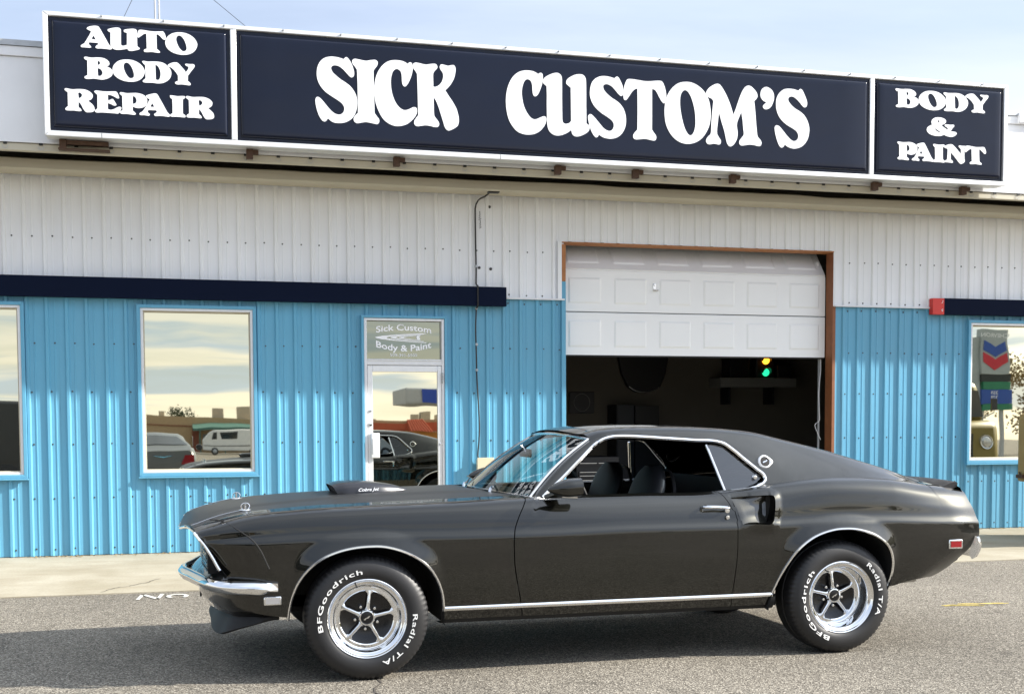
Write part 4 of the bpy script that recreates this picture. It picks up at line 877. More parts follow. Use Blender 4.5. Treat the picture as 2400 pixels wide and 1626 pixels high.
SC2 = SCOOP+[SCOOP[0]]
NLOW, NUP = 26, 26
def sect(x):
    """section of the lower body at x: bottom edge -> crease -> shoulder -> inner top edge"""
    wc, zc_, ws, zs, wt, zt, wb, zb = f_wc(x), f_zc(x), f_ws(x), f_zs(x), f_wt(x), f_zt(x), f_wb(x), f_zb(x)
    lo = [(wb, zb), (wb+(wc-wb)*.62, zb+(zc_-zb)*.30), (wb+(wc-wb)*.93, zb+(zc_-zb)*.62), (wc, zc_-.012)]
    flw = interp([q[1] for q in lo], [q[0] for q in lo])
    out = [(flw(zb+(zc_-.012-zb)*k/(NLOW-1)), zb+(zc_-.012-zb)*k/(NLOW-1)) for k in range(NLOW)]
    inner = .650 if x < .9 else wt-.03
    if x > 3.45: inner = .66
    hi = [(wc, zc_-.012), (wc-.003, zc_-.003), (wc-.012, zc_+.012), (wc-.012+(ws-wc+.012)*.5+.006, zc_+.012+(zs-zc_-.012)*.52), (ws, zs), (wt+(ws-wt)*.45, zt-(zt-zs)*.26), (wt, zt), (wt-(wt-inner)*.5, zt+.006), (inner, zt+(.011 if x < .9 else -.004))]
    d = resample(hi, 60); 
    L = [0]
    for a, b in zip(d, d[1:]): L.append(L[-1]+math.hypot(a[0]-b[0], a[1]-b[1]))
    for k in range(1, NUP+1):
        s_ = L[-1]*(k/NUP); i = min(len(L)-2, max(0, next((j for j in range(len(L)-1) if L[j+1] >= s_), len(L)-2)))
        t = (s_-L[i])/(L[i+1]-L[i]+1e-9); out.append((d[i][0]+(d[i+1][0]-d[i][0])*t, d[i][1]+(d[i+1][1]-d[i][1])*t))
    return out
# door cut lines, x as a function of height
door_f = interp([.28, .355, .633, .758, .84, .898, .96], [.838, .826, .782, .787, .818, .853, .90])
door_r = interp([.28, .387, .60, .757, .866, .93, .96], [2.058, 2.064, 2.082, 2.083, 2.056, 2.022, 2.000])
tail_l = interp([.40, .60, .70, .80, .90, .96], [3.60, 3.62, 3.612, 3.595, 3.57, 3.54])
xs = sorted(set([round(-.87+.46*k/34, 4) for k in range(35)]+[round(-.41+.82*k/64, 4) for k in range(65)]+[round(.41+.42*k/22, 4) for k in range(23)]+[round(.83+1.22*k/60, 4) for k in range(61)]+[round(2.05+.3*k/42, 4) for k in range(43)]+[round(2.35+.75*k/60, 4) for k in range(61)]+[round(3.10+.64*k/44, 4) for k in range(45)]))
def displace(x, y, z):
    """arch flares and the quarter scoop"""
    dF = dist_poly(x, z, AFd[::4]+[AFd[-1]]) if -.6 < x < .62 and z < .9 else 9; dR = dist_poly(x, z, ARd[::4]+[ARd[-1]]) if 2.1 < x < 3.3 and z < .92 else 9
    for d, cx, cz in ((dF, .0, .36), (dR, 2.70, .36)):
        if d < .12:
            top = sstep(.16, .40, (z-cz)/1.0+.10)*sstep(.52, .30, abs(x-cx))
            wd = .030+.055*top
            t = max(0., 1-d/wd); y += .026*top*(t**1.15)
    if 2.02 < x < 2.42 and .72 < z < .97:
        dd = near_poly(x, z, SC2)[0]
        if True:
            lip = max(0., 1-dd/.045)*sstep(2.10, 2.30, x)
            y += .017*lip**.8
    return y
SECT = [sect(x) for x in xs]
NR = len(SECT[0]); NX = len(xs)
P = np.zeros((NX, NR, 3))
for i, x0 in enumerate(xs):
    for j, (y, z) in enumerate(SECT[i]):
        x = x0
        if x0 < -.41: x = -.41+(x0+.41)/.46*(-.41-x_front(z))
        if x0 > 3.10: x = 3.10+(x0-3.10)/.64*(x_rear(z)-3.10)
        # let the grid columns follow the door cuts
        for fn, x_ref, wd in ((door_f, .83, .20), (door_r, 2.05, .16)):
            if abs(x0-x_ref) < wd: x += (fn(z)-x_ref)*sstep(wd, 0.0, abs(x0-x_ref))
        # round the corner into the tail
        if x0 > 3.5: y -= .03*((x0-3.5)/.24)**2.0
        if x0 < -.74: y -= .014*((-.74-x0)/.13)**2
        P[i, j] = (x, y, z)
# snap grid points to the arch and scoop outlines
cell = .011
loops_ = [(AFd, 0), (ARd, 0), (resample(SC2, 160), 1)]
owner = np.full((NX, NR), -1)
for L, kind_ in loops_:
    lx0, lx1 = min(q[0] for q in L)-.03, max(q[0] for q in L)+.03; lz1 = max(q[1] for q in L)+.03
    for i in range(NX):
        for j in range(NR):
            x, y, z = P[i, j]
            if lx0 < x < lx1 and z < lz1 and z > .2:
                d, qx, qz = near_poly(x, z, L)
                if d < cell:
                    P[i, j, 0] = qx; P[i, j, 2] = qz
                    if kind_ == 1: owner[i, j] = 1
for i in range(NX):
    for j in range(NR):
        x, y, z = P[i, j]
        P[i, j, 1] = displace(x, y, z)
AFp = AFd+[(.403, .1), (-.411, .1)]; ARp = ARd+[(3.042, .1), (2.278, .1)]
panels = {'front_fender': [], 'door': [], 'quarter_panel': [], 'quarter_end_cap': []}
for i in range(NX-1):
    for j in range(NR-1):
        c = (P[i, j]+P[i+1, j]+P[i, j+1]+P[i+1, j+1])/4
        if in_poly(c[0], c[2], AFp) or in_poly(c[0], c[2], ARp) or in_poly(c[0], c[2], SCOOP): continue
        xm = (xs[i]+xs[i+1])/2
        key = 'front_fender' if xm < .83 else 'door' if xm < 2.05 else 'quarter_panel' if c[0] < tail_l(c[2]) else 'quarter_end_cap'
        panels[key].append((i, j))
def panel_mesh(key, side):
    mb = MB(); idx = {}; fs = []
    cells = panels[key]; cols = [c for c, _ in cells]
    def vid(i, j):
        if (i, j) not in idx:
            x, y, z = P[i, j]
            # leave a narrow shut line between panels
            g = .0042
            if key == 'door' and abs(xs[i]-.83) < 1e-6: x += g
            if key == 'front_fender' and abs(xs[i]-.83) < 1e-6: x -= g*.4
            if key == 'door' and abs(xs[i]-2.05) < 1e-6: x -= g
            idx[(i, j)] = len(mb.v); mb.v.append(cw(x, y*side, z))
        return idx[(i, j)]
    for i, j in cells:
        f = (vid(i, j), vid(i+1, j), vid(i+1, j+1), vid(i, j+1)); mb.f.append(f if side > 0 else f[::-1]); mb.sm.append(True)
    # fold the shut edges inwards
    ed = {}
    for f in mb.f:
        for a, b in zip(f, f[1:]+f[:1]): ed[(a, b)] = 1
    inner = {}
    for (a, b) in list(ed):
        if (b, a) in ed: continue
        for q in (a, b):
            if q not in inner:
                X, Y, Z = mb.v[q]; inner[q] = len(mb.v); mb.v.append((X, Y+.022*side, Z))
        mb.f.append((b, a, inner[a], inner[b])); mb.sm.append(True)
    return mb.obj(key, 'car_paint', car, sharp=38, fix=False)
body_parts = {}
for side in (1, -1):
    for key in panels: body_parts[(key, side)] = panel_mesh(key, side)

# ---- hood
f_hc = interp([-.94, -.905, -.87, -.823, -.658, -.48, -.08, .487, .86], [.768, .806, .832, .851, .878, .895, .927, .947, .951])
def hood_z(x, y):
    e = f_zt(max(-.87, x))+.011; c = f_hc(x); a = abs(y)/.648
    z = e+(c-e)*(1-a**2.2)
    z += .008*sstep(.42, .30, abs(y))*sstep(-.9, -.5, x)      # raised centre
    return z
rows = []
for i in range(61):
    t = i/60; row = []
    for j in range(49):
        y = -.646+1.292*j/48; a = abs(y)/.646
        xn = -.936+.068*a**1.7; xe = .70+.17*a**2
        s_ = t**1.25; x = xn+(xe-xn)*s_
        z = hood_z(max(x, -.936), y)
        if t < .12: z -= .0
        row.append(cw(x, y, z))
    rows.append(row)
hb = MB(); hb.grid(rows, True)
lip = [[cw(-.936+.068*(abs(-.646+1.292*j/48)/.646)**1.7+dx_, -.646+1.292*j/48, hood_z(-.936+.068*(abs(-.646+1.292*j/48)/.646)**1.7, -.646+1.292*j/48)+dz_) for j in range(49)] for dx_, dz_ in ((0, 0), (-.003, -.008), (.004, -.022), (.05, -.026))]
hb.grid(lip, True)
hood = hb.obj('hood', 'hood_black', car, sharp=50)
# chrome strip under the hood lip and down the front edge of the fenders
MB().tube([cw(-.938+.068*(abs(y)/.646)**1.7-.004, y, hood_z(-.936+.068*(abs(y)/.646)**1.7, y)-.016) for y in [-.70+1.40*k/40 for k in range(41)]], .0075, 8).obj('hood_lip_trim', 'chrome', car)
for side in (1, -1):
    fe = []
    for k in range(24):
        z = .596+(.786-.596)*k/23; x = x_front(z); y = np.interp(z, [.59, .66, .74, .79], [.838, .826, .806, .772])
        fe.append(cw(x-.006, side*(y-.004), z))
    MB().tube(fe, .0085, 8).obj('headlight_trim', 'chrome', car)
    # inner return of the fender nose, dark
    rows = [[cw(x_front(z), side*(np.interp(z, [.56, .66, .74, .79], [.838, .82, .80, .765])-.012), z), cw(x_front(z)+.05, side*.60, z)] for z in [.56+.228*k/12 for k in range(13)]]
    MB().grid(rows, True).obj('headlight_bucket', 'matte_black', car)
    hl = MB().lathe([(0, -.012), (.05, -.008), (.074, .004), (.078, .02), (.088, .02), (.09, .03)], cw(-.755, side*.685, .672), 'X', 28).obj('headlight', 'lamp_glass', car)
    MB().lathe([(.078, -.004), (.094, -.006), (.096, .02)], cw(-.755, side*.685, .672), 'X', 28).obj('headlight_ring', 'chrome', hl)
for side in (1, -1):
    sm_ = [(-.79, .848), (-.735, .842), (-.655, .800), (-.61, .770), (-.572, .735), (-.545, .695), (-.520, .640), (-.503, .600)]
    def ysurf(x, z):
        i = min(range(NX), key=lambda k: abs(xs[k]-x)); s_ = SECT[i]; zz = [v[1] for v in s_[:NLOW+18]]; return float(np.interp(z, zz, [v[0] for v in s_[:NLOW+18]]))
    MB().tube([cw(x, side*(ysurf(x, z)-.001), z) for x, z in resample(sm_, 24)], .0036, 5).obj('fender_seam', 'black_rubber', car)
# grille
gr = box('grille', 'matte_black', car, XF-.80, XF-.72, YC-.62, YC+.62, .555, .785)
for k in range(9):
    z = .57+.022*k; MB().tube([cw(-.806-.02*(1-(y/.6)**2), y, z) for y in (-.6, -.3, 0, .3, .6)], .0035, 5).obj('grille_bar', 'satin_black', gr)
# cowl and wipers
rows = []
for i in range(9):
    row = []
    for j in range(41):
        y = -.765+1.53*j/40; a = abs(y)/.646; x0 = .704+.17*min(1, a)**2; x1 = .80+.125*(abs(y)/.76)**2; t = i/8
        zz = hood_z(min(.86, x0), min(.646, abs(y)))-.006; row.append(cw(x0+(x1-x0)*t, y, zz+(.925-zz)*t*.6))
    rows.append(row)
cowl = MB().grid(rows, True).obj('cowl', 'car_paint', car)
for y in (.42, -.25):
    wp = MB().tube([cw(.77, y, .945), cw(.775, y, .965), cw(.80, y-.05, .968)], .009, 8).obj('wiper_pivot', 'chrome', car)
    MB().tube([cw(.80, y-.05, .966), cw(.88, y-.30, .985), cw(.90, y-.46, .99)], .005, 6).obj('wiper_arm', 'satin_black', wp)

# ---- greenhouse
GX = [1.306, 1.38, 1.45, 1.6, 1.8, 2.0, 2.2, 2.32, 2.55, 2.83, 3.136, 3.36, 3.484]
f_yr = interp(GX, [.602, .604, .604, .602, .598, .594, .590, .590, .598, .618, .645, .668, .690])
f_zr = interp(GX, [1.243, 1.266, 1.276, 1.284, 1.284, 1.280, 1.268, 1.254, 1.203, 1.134, 1.045, .978, .945])
f_zm = interp([1.24, 1.30, 1.36, 1.45, 1.6, 1.75, 1.95, 2.15, 2.35, 2.6, 2.85, 3.14, 3.36, 3.484], [1.270, 1.292, 1.306, 1.318, 1.326, 1.327, 1.322, 1.310, 1.289, 1.240, 1.176, 1.090, 1.005, .965])
NS, NT = 34, 26
gxs = [1.306+.04*k/3 for k in range(3)]+[1.346+.0125*k for k in range(1, 172)]
gxs = [x for x in gxs if x < 3.484]+[3.484]
def gsect(x):
    yb, zb = f_wt(x)-.018, f_zt(x)-.003
    yr, zr, zm = f_yr(x), f_zr(x), f_zm(x)
    h = max(.001, zr-zb)
    bulge = .012*min(1, h/.25)
    side_ = [(yb, zb), (yb-.004-(yb-yr)*.30+bulge*.9, zb+h*.30), (yb-(yb-yr)*.66+bulge, zb+h*.66), (yr+.004, zr)]
    sd = resample(side_, NS)
    k = max(0.15, min(1, (zm-zr)/.04))
    top_ = [(yr+.004, zr), (yr-.010, zr+.010*k), (yr-.036, zr+.020*k), (yr*.70, zr+(zm-zr)*.62), (yr*.35, zr+(zm-zr)*.92), (0, zm)]
    tp_ = resample(top_, NT)
    return sd+tp_[1:]
G = np.zeros((len(gxs), NS+NT-1, 3))
for i, x in enumerate(gxs):
    for j, (y, z) in enumerate(gsect(x)):
        xx = x
        if x < 1.60 and j >= NS-1: xx = x-.062*(1-(y/.606)**2)*(1.60-x)/(1.60-1.306)
        G[i, j] = (xx, y, z)
def yglass(z): return .770-(z-.935)*.50
WIN = [(.975, .930), (1.02, .968), (1.085, 1.017), (1.21, 1.120), (1.335, 1.219), (1.375, 1.241), (1.42, 1.254), (1.50, 1.259), (1.62, 1.254), (1.74, 1.246), (1.93, 1.233), (2.085, 1.221), (2.115, 1.212), (2.15, 1.186), (2.215, 1.126), (2.285, 1.062), (2.318, 1.030), (2.322, 1.012), (2.308, .992), (2.27, .972), (2.19, .948), (2.10, .925), (2.10, .88), (.975, .88)]
WINd = resample(WIN[:22], 220); WINp = WINd+[(2.10, .86), (.90, .86), (.90, .92)]
for i in range(len(gxs)):
    for j in range(NS):
        x, y, z = G[i, j]
        if x > 2.4: continue
        d, qx, qz = near_poly(x, z, WINd)
        if d < .0085: G[i, j, 0] = qx; G[i, j, 2] = qz
groof, gglass = [], []
for i in range(len(gxs)-1):
    for j in range(NS+NT-2):
        c = (G[i, j]+G[i+1, j]+G[i, j+1]+G[i+1, j+1])/4
        if j < NS-1 and in_poly(c[0], c[2], WINp): continue
        if j >= NS+4 and 2.42 < c[0] < 3.40: gglass.append((i, j))
        else: groof.append((i, j))
def gmesh(cells, name, mat):
    mb = MB(); idx = {}
    for side in (1, -1):
        def vid(i, j):
            k = (i, j, side if j < NS+NT-2 else 0)
            if k not in idx: idx[k] = len(mb.v); x, y, z = G[i, j]; mb.v.append(cw(x, y*side, z))
            return idx[k]
        for i, j in cells:
            f = (vid(i, j), vid(i+1, j), vid(i+1, j+1), vid(i, j+1)); mb.f.append(f if side > 0 else f[::-1]); mb.sm.append(True)
    return mb.obj(name, mat, car, sharp=45, fix=False)
roof = gmesh(groof, 'roof', 'car_paint'); gmesh(gglass, 'rear_window', 'dark_window')
# pillars, windshield and their bright trims
wsb = lambda y: cw(.80+.118*(abs(y)/.745)**2, y, .945-.018*(abs(y)/.745)**2)
wst = lambda y: cw(1.306-.062*(1-(y/.606)**2)-.004, y, f_zm(1.30)-.018+(1.243-f_zm(1.30)+.018)*(abs(y)/.606)**2.2-.004)
rows = []
for i in range(25):
    u = -1+2*i/24; b = Vector(wsb(u*.745)); t_ = Vector(wst(u*.602)); row = []
    for k in range(13):
        t = k/12; q = b.lerp(t_, t); q += Vector((-.022*math.sin(PI*t)*(1-.3*u*u), 0, .014*math.sin(PI*t))); row.append(tuple(q))
    rows.append(row)
wsg = MB().grid(rows, True).obj('windshield', 'windshield_glass', car)
edge = rows[-1]; edge2 = rows[0]
for e in (edge, edge2): MB().tube([(a-.003, b, c+.002) for a, b, c in e], .0095, 6).obj('windshield_trim', 'bright_trim', wsg)
MB().tube([(r_[-1][0], r_[-1][1], r_[-1][2]+.003) for r_ in rows], .008, 6).obj('windshield_trim', 'bright_trim', wsg)
MB().tube([(r_[0][0], r_[0][1], r_[0][2]+.003) for r_ in rows], .006, 6).obj('windshield_trim', 'chrome_soft', wsg)
winN = [(x, z) for x, z in WINd]
for side in (1, -1):
    # A pillar between the windshield and the side window
    A = [Vector(rows[-1 if side < 0 else 0][k]) for k in range(13)]
    A = [Vector(wsb(side*.745)).lerp(Vector(wst(side*.602)), k/12)+Vector((-.022*math.sin(PI*k/12)*.7+.004, 0, .014*math.sin(PI*k/12))) for k in range(13)]
    fx = interp([.925, .968, 1.017, 1.12, 1.219, 1.241, 1.2595], [.975, 1.02, 1.085, 1.21, 1.335, 1.375, 1.44])
    B = []
    for k in range(13):
        z = .925+(1.252-.925)*k/12; B.append(Vector(cw(fx(z), side*(yglass(z)+.006), z)))
    R1 = []
    for a, b in zip(A, B):
        m_ = (a+b)/2; m_.y -= side*.012; m_.z += .006; R1.append([tuple(a+Vector((0, side*.03, -.01))), tuple(a), tuple(m_), tuple(b), tuple(b+Vector((.01, side*.035, 0)))])
    MB().grid(R1, True).obj('windshield_pillar', 'car_paint', car, sharp=60)
    # bright window surround: follows the opening
    def ygl(x, z):
        if x > 1.306:
            i = min(range(len(gxs)), key=lambda q: abs(gxs[q]-x)); s_ = gsect(gxs[i])[:NS]; zz = [q[1] for q in s_]; return float(np.interp(z, zz, [q[0] for q in s_]))
        return yglass(z)+.006
    tr_ = [cw(x, side*(ygl(x, z)+.006), z) for x, z in WINd]
    MB().tube(tr_, .0105, 6).obj('window_trim', 'bright_trim', car)
    # belt and inner door top
    bl = [[cw(x, side*(f_wt(x)-.028), f_zt(x)-.004), cw(x, side*(f_wt(x)-.05), f_zt(x)-.002), cw(x, side*(f_wt(x)-.055), f_zt(x)-.12)] for x in [.93+1.16*k/30 for k in range(31)]]
    MB().grid(bl, True).obj('window_sill', 'matte_black', car)
    # quarter glass with its bright division bar
    qg = [(2.008, 1.206), (2.085, 1.211), (2.118, 1.199), (2.21, 1.117), (2.30, 1.036), (2.308, 1.016), (2.26, .982), (2.15, .944), (2.068, .925)]
    n = len(qg); qm = MB(); qm.add([cw(x, side*(ygl(x, z)-.016), z) for x, z in qg], [tuple(range(n))]); qgo = qm.obj('quarter_window', 'quarter_glass', car)
    MB().tube([cw(2.004+.062*t, side*(yglass(1.205-.275*t)+.0), 1.205-.275*t) for t in (0, .25, .5, .75, 1)], .0085, 6).obj('division_bar', 'bright_trim', qgo)
    MB().lathe([(0, -.02*side), (.012, -.018*side), (.014, 0)], cw(2.265, side*(ygl(2.265, 1.02)-.016), 1.02), 'Y', 10).obj('window_latch', 'chrome', qgo)
# inside of the car
rows = [[cw(x, y*.93, z-.022) for y, z in ((.70, .90+.0*x), (.62, f_zr(x)-.012), (.50, f_zm(x)-.02), (0, f_zm(x)-.012), (-.50, f_zm(x)-.02), (-.62, f_zr(x)-.012), (-.70, .90))][1:6] for x in [1.34+.06*k for k in range(18)]]
MB().grid(rows, True).obj('headliner', 'interior_black', car)
box('floor_pan', 'underbody', car, XF+.42, XF+2.40, YC-.74, YC+.74, .275, .34)
box('front_subframe', 'underbody', car, XF-.55, XF+.41, YC-.42, YC+.42, .31, .40)
box('trunk_floor', 'underbody', car, XF+2.41, XF+3.45, YC-.72, YC+.72, .44, .47)
box('dashboard', 'interior_black', car, XF+.92, XF+1.16, YC-.72, YC+.72, .62, .925, bevel=.03)
box('rear_bulkhead', 'interior_black', car, XF+2.34, XF+2.40, YC-.70, YC+.70, .34, .99)
for side in (1, -1):
    box('door_card', 'interior_black', car, XF+.95, XF+2.3, YC-side*.735-.01, YC-side*.735+.01, .34, .90)
    sx = 1.50
    def sq(x, y, z, hw, t):  # seat cross-section
        return None
    seat = MB(); rows = []
    for k in range(15):
        t = k/14; z = .52+.56*t; x = 1.62+.17*t-.0*t; hw = .235*(1-.0*t)*math.sqrt(max(.02, 1-max(0, (t-.70)/.31)**2)); th = .075-.03*t
        rows.append([cw(x+th*math.sin(a)*1.0, side*.36+hw*math.copysign(abs(math.cos(a))**.6, math.cos(a)), z) for a in [2*PI*q/24 for q in range(24)]])
    seat.grid(rows, True, closev=True); so = seat.obj('seat_back', 'seat_grey', car)
    box('seat_cushion', 'seat_grey', so, XF+1.18, XF+1.66, YC-side*.36-.24, YC-side*.36+.24, .38, .54, bevel=.05)
    MB().tube(resample([cw(1.835-.0, side*.36-.19, .70), cw(1.845, side*.36-.19, .92), cw(1.86, side*.36-.11, 1.03), cw(1.865, side*.36, 1.055), cw(1.86, side*.36+.11, 1.03), cw(1.845, side*.36+.19, .92), cw(1.835, side*.36+.19, .70)], 30), .010, 6).obj('seat_piping', 'interior_black', so)
swc = Vector(cw(1.30, .36, .93)); ax = Vector((.92, 0, .39)).normalized(); e1 = Vector((0, 1, 0)); e2 = ax.cross(e1)
sw = MB().tube([tuple(swc+e1*.185*math.cos(a)+e2*.185*math.sin(a)) for a in [2*PI*q/36 for q in range(37)]], .012, 8, cap=False).obj('steering_wheel', 'interior_black', car)
for a in (R(0), R(180), R(270)): MB().tube([tuple(swc-ax*.03), tuple(swc+(e1*math.cos(a)+e2*math.sin(a))*.18)], .010, 6).obj('wheel_spoke', 'chrome_soft', sw)
MB().tube([tuple(swc-ax*.03), tuple(swc-ax*.28)], .022, 8).obj('steering_column', 'interior_black', sw)
MB().tube([cw(1.07, 0, 1.20), cw(1.10, 0, 1.17)], .006, 6).obj('mirror_stem', 'chrome_soft', car); box('rear_view_mirror', 'interior_black', car, XF+1.09, XF+1.11, YC-.11, YC+.11, 1.13, 1.18, bevel=.008)

# ---- arch liners, arch mouldings, sill
for side in (1, -1):
    for L, nm in ((AFd, 'f'), (ARd, 'r')):
        q = [L[k] for k in range(0, 120, 4)]+[L[-1]]
        rows = [[cw(x, side*(.89), z), cw(x, side*.80, z+.012), cw(x, side*.42, z+.012)] for x, z in q]
        cx = sum(v[0] for v in q)/len(q); mb = MB().grid(rows, True)
        mb.add([cw(x, side*.42, z+.012) for x, z in q], [tuple(range(len(q)))]); mb.obj('wheel_arch_liner', 'underbody', car, fix=False)
        def yarch(x, z):
            i = min(range(NX), key=lambda k: abs(xs[k]-x)); s_ = SECT[i]; return float(displace(x, np.interp(z, [v[1] for v in s_[:NLOW]], [v[0] for v in s_[:NLOW]]), z))
        tr_ = [(x, z) for x, z in q if z > .318]
        MB().tube([cw(x, side*(yarch(x, z)+.001), z) for x, z in resample(tr_, 60)], .0075, 6).obj('arch_moulding', 'bright_trim', car)
    MB().grid([[cw(x, side*.874, .372), cw(x, side*.886, .366), cw(x, side*.886, .350), cw(x, side*.874, .344)] for x in [.407+1.90*k/20 for k in range(21)]], True).obj('sill_moulding', 'bright_trim', car, sharp=80)
    MB().grid([[cw(x, side*.868, .345), cw(x, side*.860, .31), cw(x, side*.83, .275), cw(x, side*.70, .268)] for x in [.392+1.94*k/20 for k in range(21)]], True).obj('sill', 'underbody', car)

# ---- bumpers, valances
def sweep(path, prof, name, mat, sharp=60, parent=car):
    """path: (x,y) list in plan, prof: (outward, z) list"""
    rows = []
    Pp = [Vector(q) for q in path]
    for i, q in enumerate(Pp):
        t = (Pp[min(i+1, len(Pp)-1)]-Pp[max(i-1, 0)]).normalized(); n_ = Vector((-t.y, t.x))
        pr = prof(i/(len(Pp)-1)) if callable(prof) else prof
        rows.append([cw(q.x+n_.x*o_, q.y+n_.y*o_, z) for o_, z in pr])
    mb = MB().grid(rows, True, closev=True)
    for e in (rows[0], rows[-1]): mb.add(e, [tuple(range(len(e)))])
    return mb.obj(name, mat, parent, sharp=sharp)
half = [(-.914, 0), (-.908, .08), (-.872, .25), (-.826, .47), (-.796, .60), (-.765, .70), (-.722, .785), (-.66, .845), (-.585, .878), (-.52, .892), (-.462, .894)]
path = resample([(x, -y) for x, y in half[::-1]][:-1]+half, 81)
def bprof(t):
    e = min(t, 1-t)*2; s_ = .25+.75*sstep(0, .10, e); zt_ = .528+.014*sstep(0, .12, e); hh_ = .016+.056*sstep(0, .08, e)
    a = [(-.005, zt_-.006), (.010, zt_), (.026*s_, zt_-.010), (.040*s_, zt_-.030), (.040*s_, zt_-.042), (.026*s_, zt_-hh_+.006), (.006, zt_-hh_), (-.010, zt_-hh_+.012)]
    return a
path = [(x, y) for x, y in path]
# outward is away from the car: the path runs from the far side to the near side, so its left normal points forward
sweep(path, lambda t: [(o_, z) for o_, z in bprof(t)], 'front_bumper', 'chrome', 70)
vp = resample([(-.54, -.835), (-.62, -.80), (-.69, -.735), (-.745, -.61), (-.80, -.36), (-.835, 0), (-.80, .36), (-.745, .61), (-.69, .735), (-.62, .80), (-.54, .835)], 61)
sweep(vp, [(0, .52), (.014, .46), (.004, .40), (-.03, .345), (-.05, .345), (-.03, .42), (-.03, .52)], 'front_valance', 'car_paint', 60)
cp = resample([(-.45, -.78), (-.56, -.785), (-.64, -.72), (-.69, -.55), (-.715, 0), (-.69, .55), (-.64, .72), (-.56, .785), (-.45, .78)], 61)
def cprof(t):
    e = min(t, 1-t)*2; d = .10*sstep(0, .45, e); return [(0, .352), (.012, .34), (.055*sstep(0, .4, e)+.008, .335-d-.006), (.045*sstep(0, .4, e), .335-d-.012), (-.01, .335)]
sweep(cp, cprof, 'chin_spoiler', 'matte_black', 60)
sweep(vp, [(.045, .528), (.035, .536), (-.01, .575), (-.03, .60), (-.045, .60), (-.045, .525)], 'stone_deflector', 'car_paint', 60)
pb = box('plate_bracket', 'matte_black', car, XF-.835, XF-.825, YC-.03, YC+.01, .36, .46)
box('tow_bracket', 'matte_black', car, XF-.82, XF-.76, YC-.30, YC-.25, .42, .46, bevel=.01)
for side in (1, -1):
    mk_ = box('side_marker', 'chrome', car, XF-.532, XF-.444, YC-side*.868-.012, YC-side*.868+.012, .414, .458, bevel=.004)
    box('marker_lens', 'grey_lens', mk_, XF-.523, XF-.453, YC-side*.881-.003, YC-side*.881+.003, .421, .449)
    mr_ = box('side_marker', 'chrome', car, XF+3.455, XF+3.548, YC-side*.866-.012, YC-side*.866+.012, .583, .637, bevel=.004)
    box('marker_lens', 'red_lens', mr_, XF+3.466, XF+3.537, YC-side*.879-.003, YC-side*.879+.003, .592, .628)
# rear
rhalf = [(3.775, 0), (3.772, .3), (3.760, .55), (3.735, .70), (3.70, .775), (3.655, .815)]
rpath = resample([(x, -y) for x, y in rhalf[::-1]][:-1]+rhalf, 51)
sweep([(x, y) for x, y in rpath], [(.005, .648), (-.012, .655), (-.032, .640), (-.042, .605), (-.036, .56), (-.018, .522), (0, .51), (.012, .53)], 'rear_bumper', 'chrome_soft', 70)
rows = [[cw(3.60-.02*(y/.8)**2, y, .953), cw(3.632-.02*(y/.8)**2, y, .935), cw(3.675-.02*(y/.8)**2, y, .85), cw(3.70-.02*(y/.8)**2, y, .76), cw(3.705-.03*(y/.8)**2, y, .64), cw(3.60, y, .50), cw(3.42, y, .41)] for y in [-.75+1.5*k/40 for k in range(41)]]
rp = MB().grid(rows, True).obj('tail_panel', 'car_paint', car)
for side in (1, -1):
    for k in range(3):
        y = side*(.36+.115*k); box('tail_light', 'red_lens', rp, XF+3.68, XF+3.712, YC-y-.035, YC-y+.035, .68, .86, bevel=.012)
MB().lathe([(0, .02), (.05, .018), (.07, .0)], cw(3.70, 0, .78), 'X', 24).obj('fuel_cap', 'chrome', rp)
rows = [[cw(x, y, .958-.02*((x-3.42)/.2)**2*0-.012*(abs(y)/.66)**2+.0) for y in [-.665+1.33*k/20 for k in range(21)]] for x in (3.40, 3.46, 3.52, 3.58, 3.61)]
MB().grid(rows, True).obj('trunk_lid', 'satin_black', car)
# ducktail spoiler across the trunk
spp = [(3.50, .952), (3.54, .962), (3.59, .980), (3.625, .985), (3.634, .975), (3.628, .955), (3.60, .945), (3.50, .940)]
rows = [[cw(x-.035*(abs(y)/.74)**2, y, z-.012*(abs(y)/.74)**3) for x, z in spp] for y in [-.745+1.49*k/30 for k in range(31)]]
mb = MB().grid(rows, True, closev=True)
for e in (rows[0], rows[-1]): mb.add(e, [tuple(range(len(e)))])
mb.obj('rear_spoiler', 'satin_black', car, sharp=50)
MB().tube([cw(3.0, .55, .36), cw(3.2, .56, .372), cw(3.42, .57, .388)], .036, 14).obj('tail_pipe', 'pipe', car)
for x in (3.12, 3.17): box('spring_hanger', 'matte_black', car, XF+x, XF+x+.012, YC-.60, YC-.57, .315, .40)
box('fuel_tank', 'underbody', car, XF+3.05, XF+3.5, YC-.5, YC+.5, .39, .5)
box('rear_axle', 'underbody', car, XF+2.70, XF+2.80, YC-.66, YC+.66, .28, .38)
box('exhaust', 'underbody', car, XF+.6, XF+2.4, YC+.1, YC+.2, .19, .27)

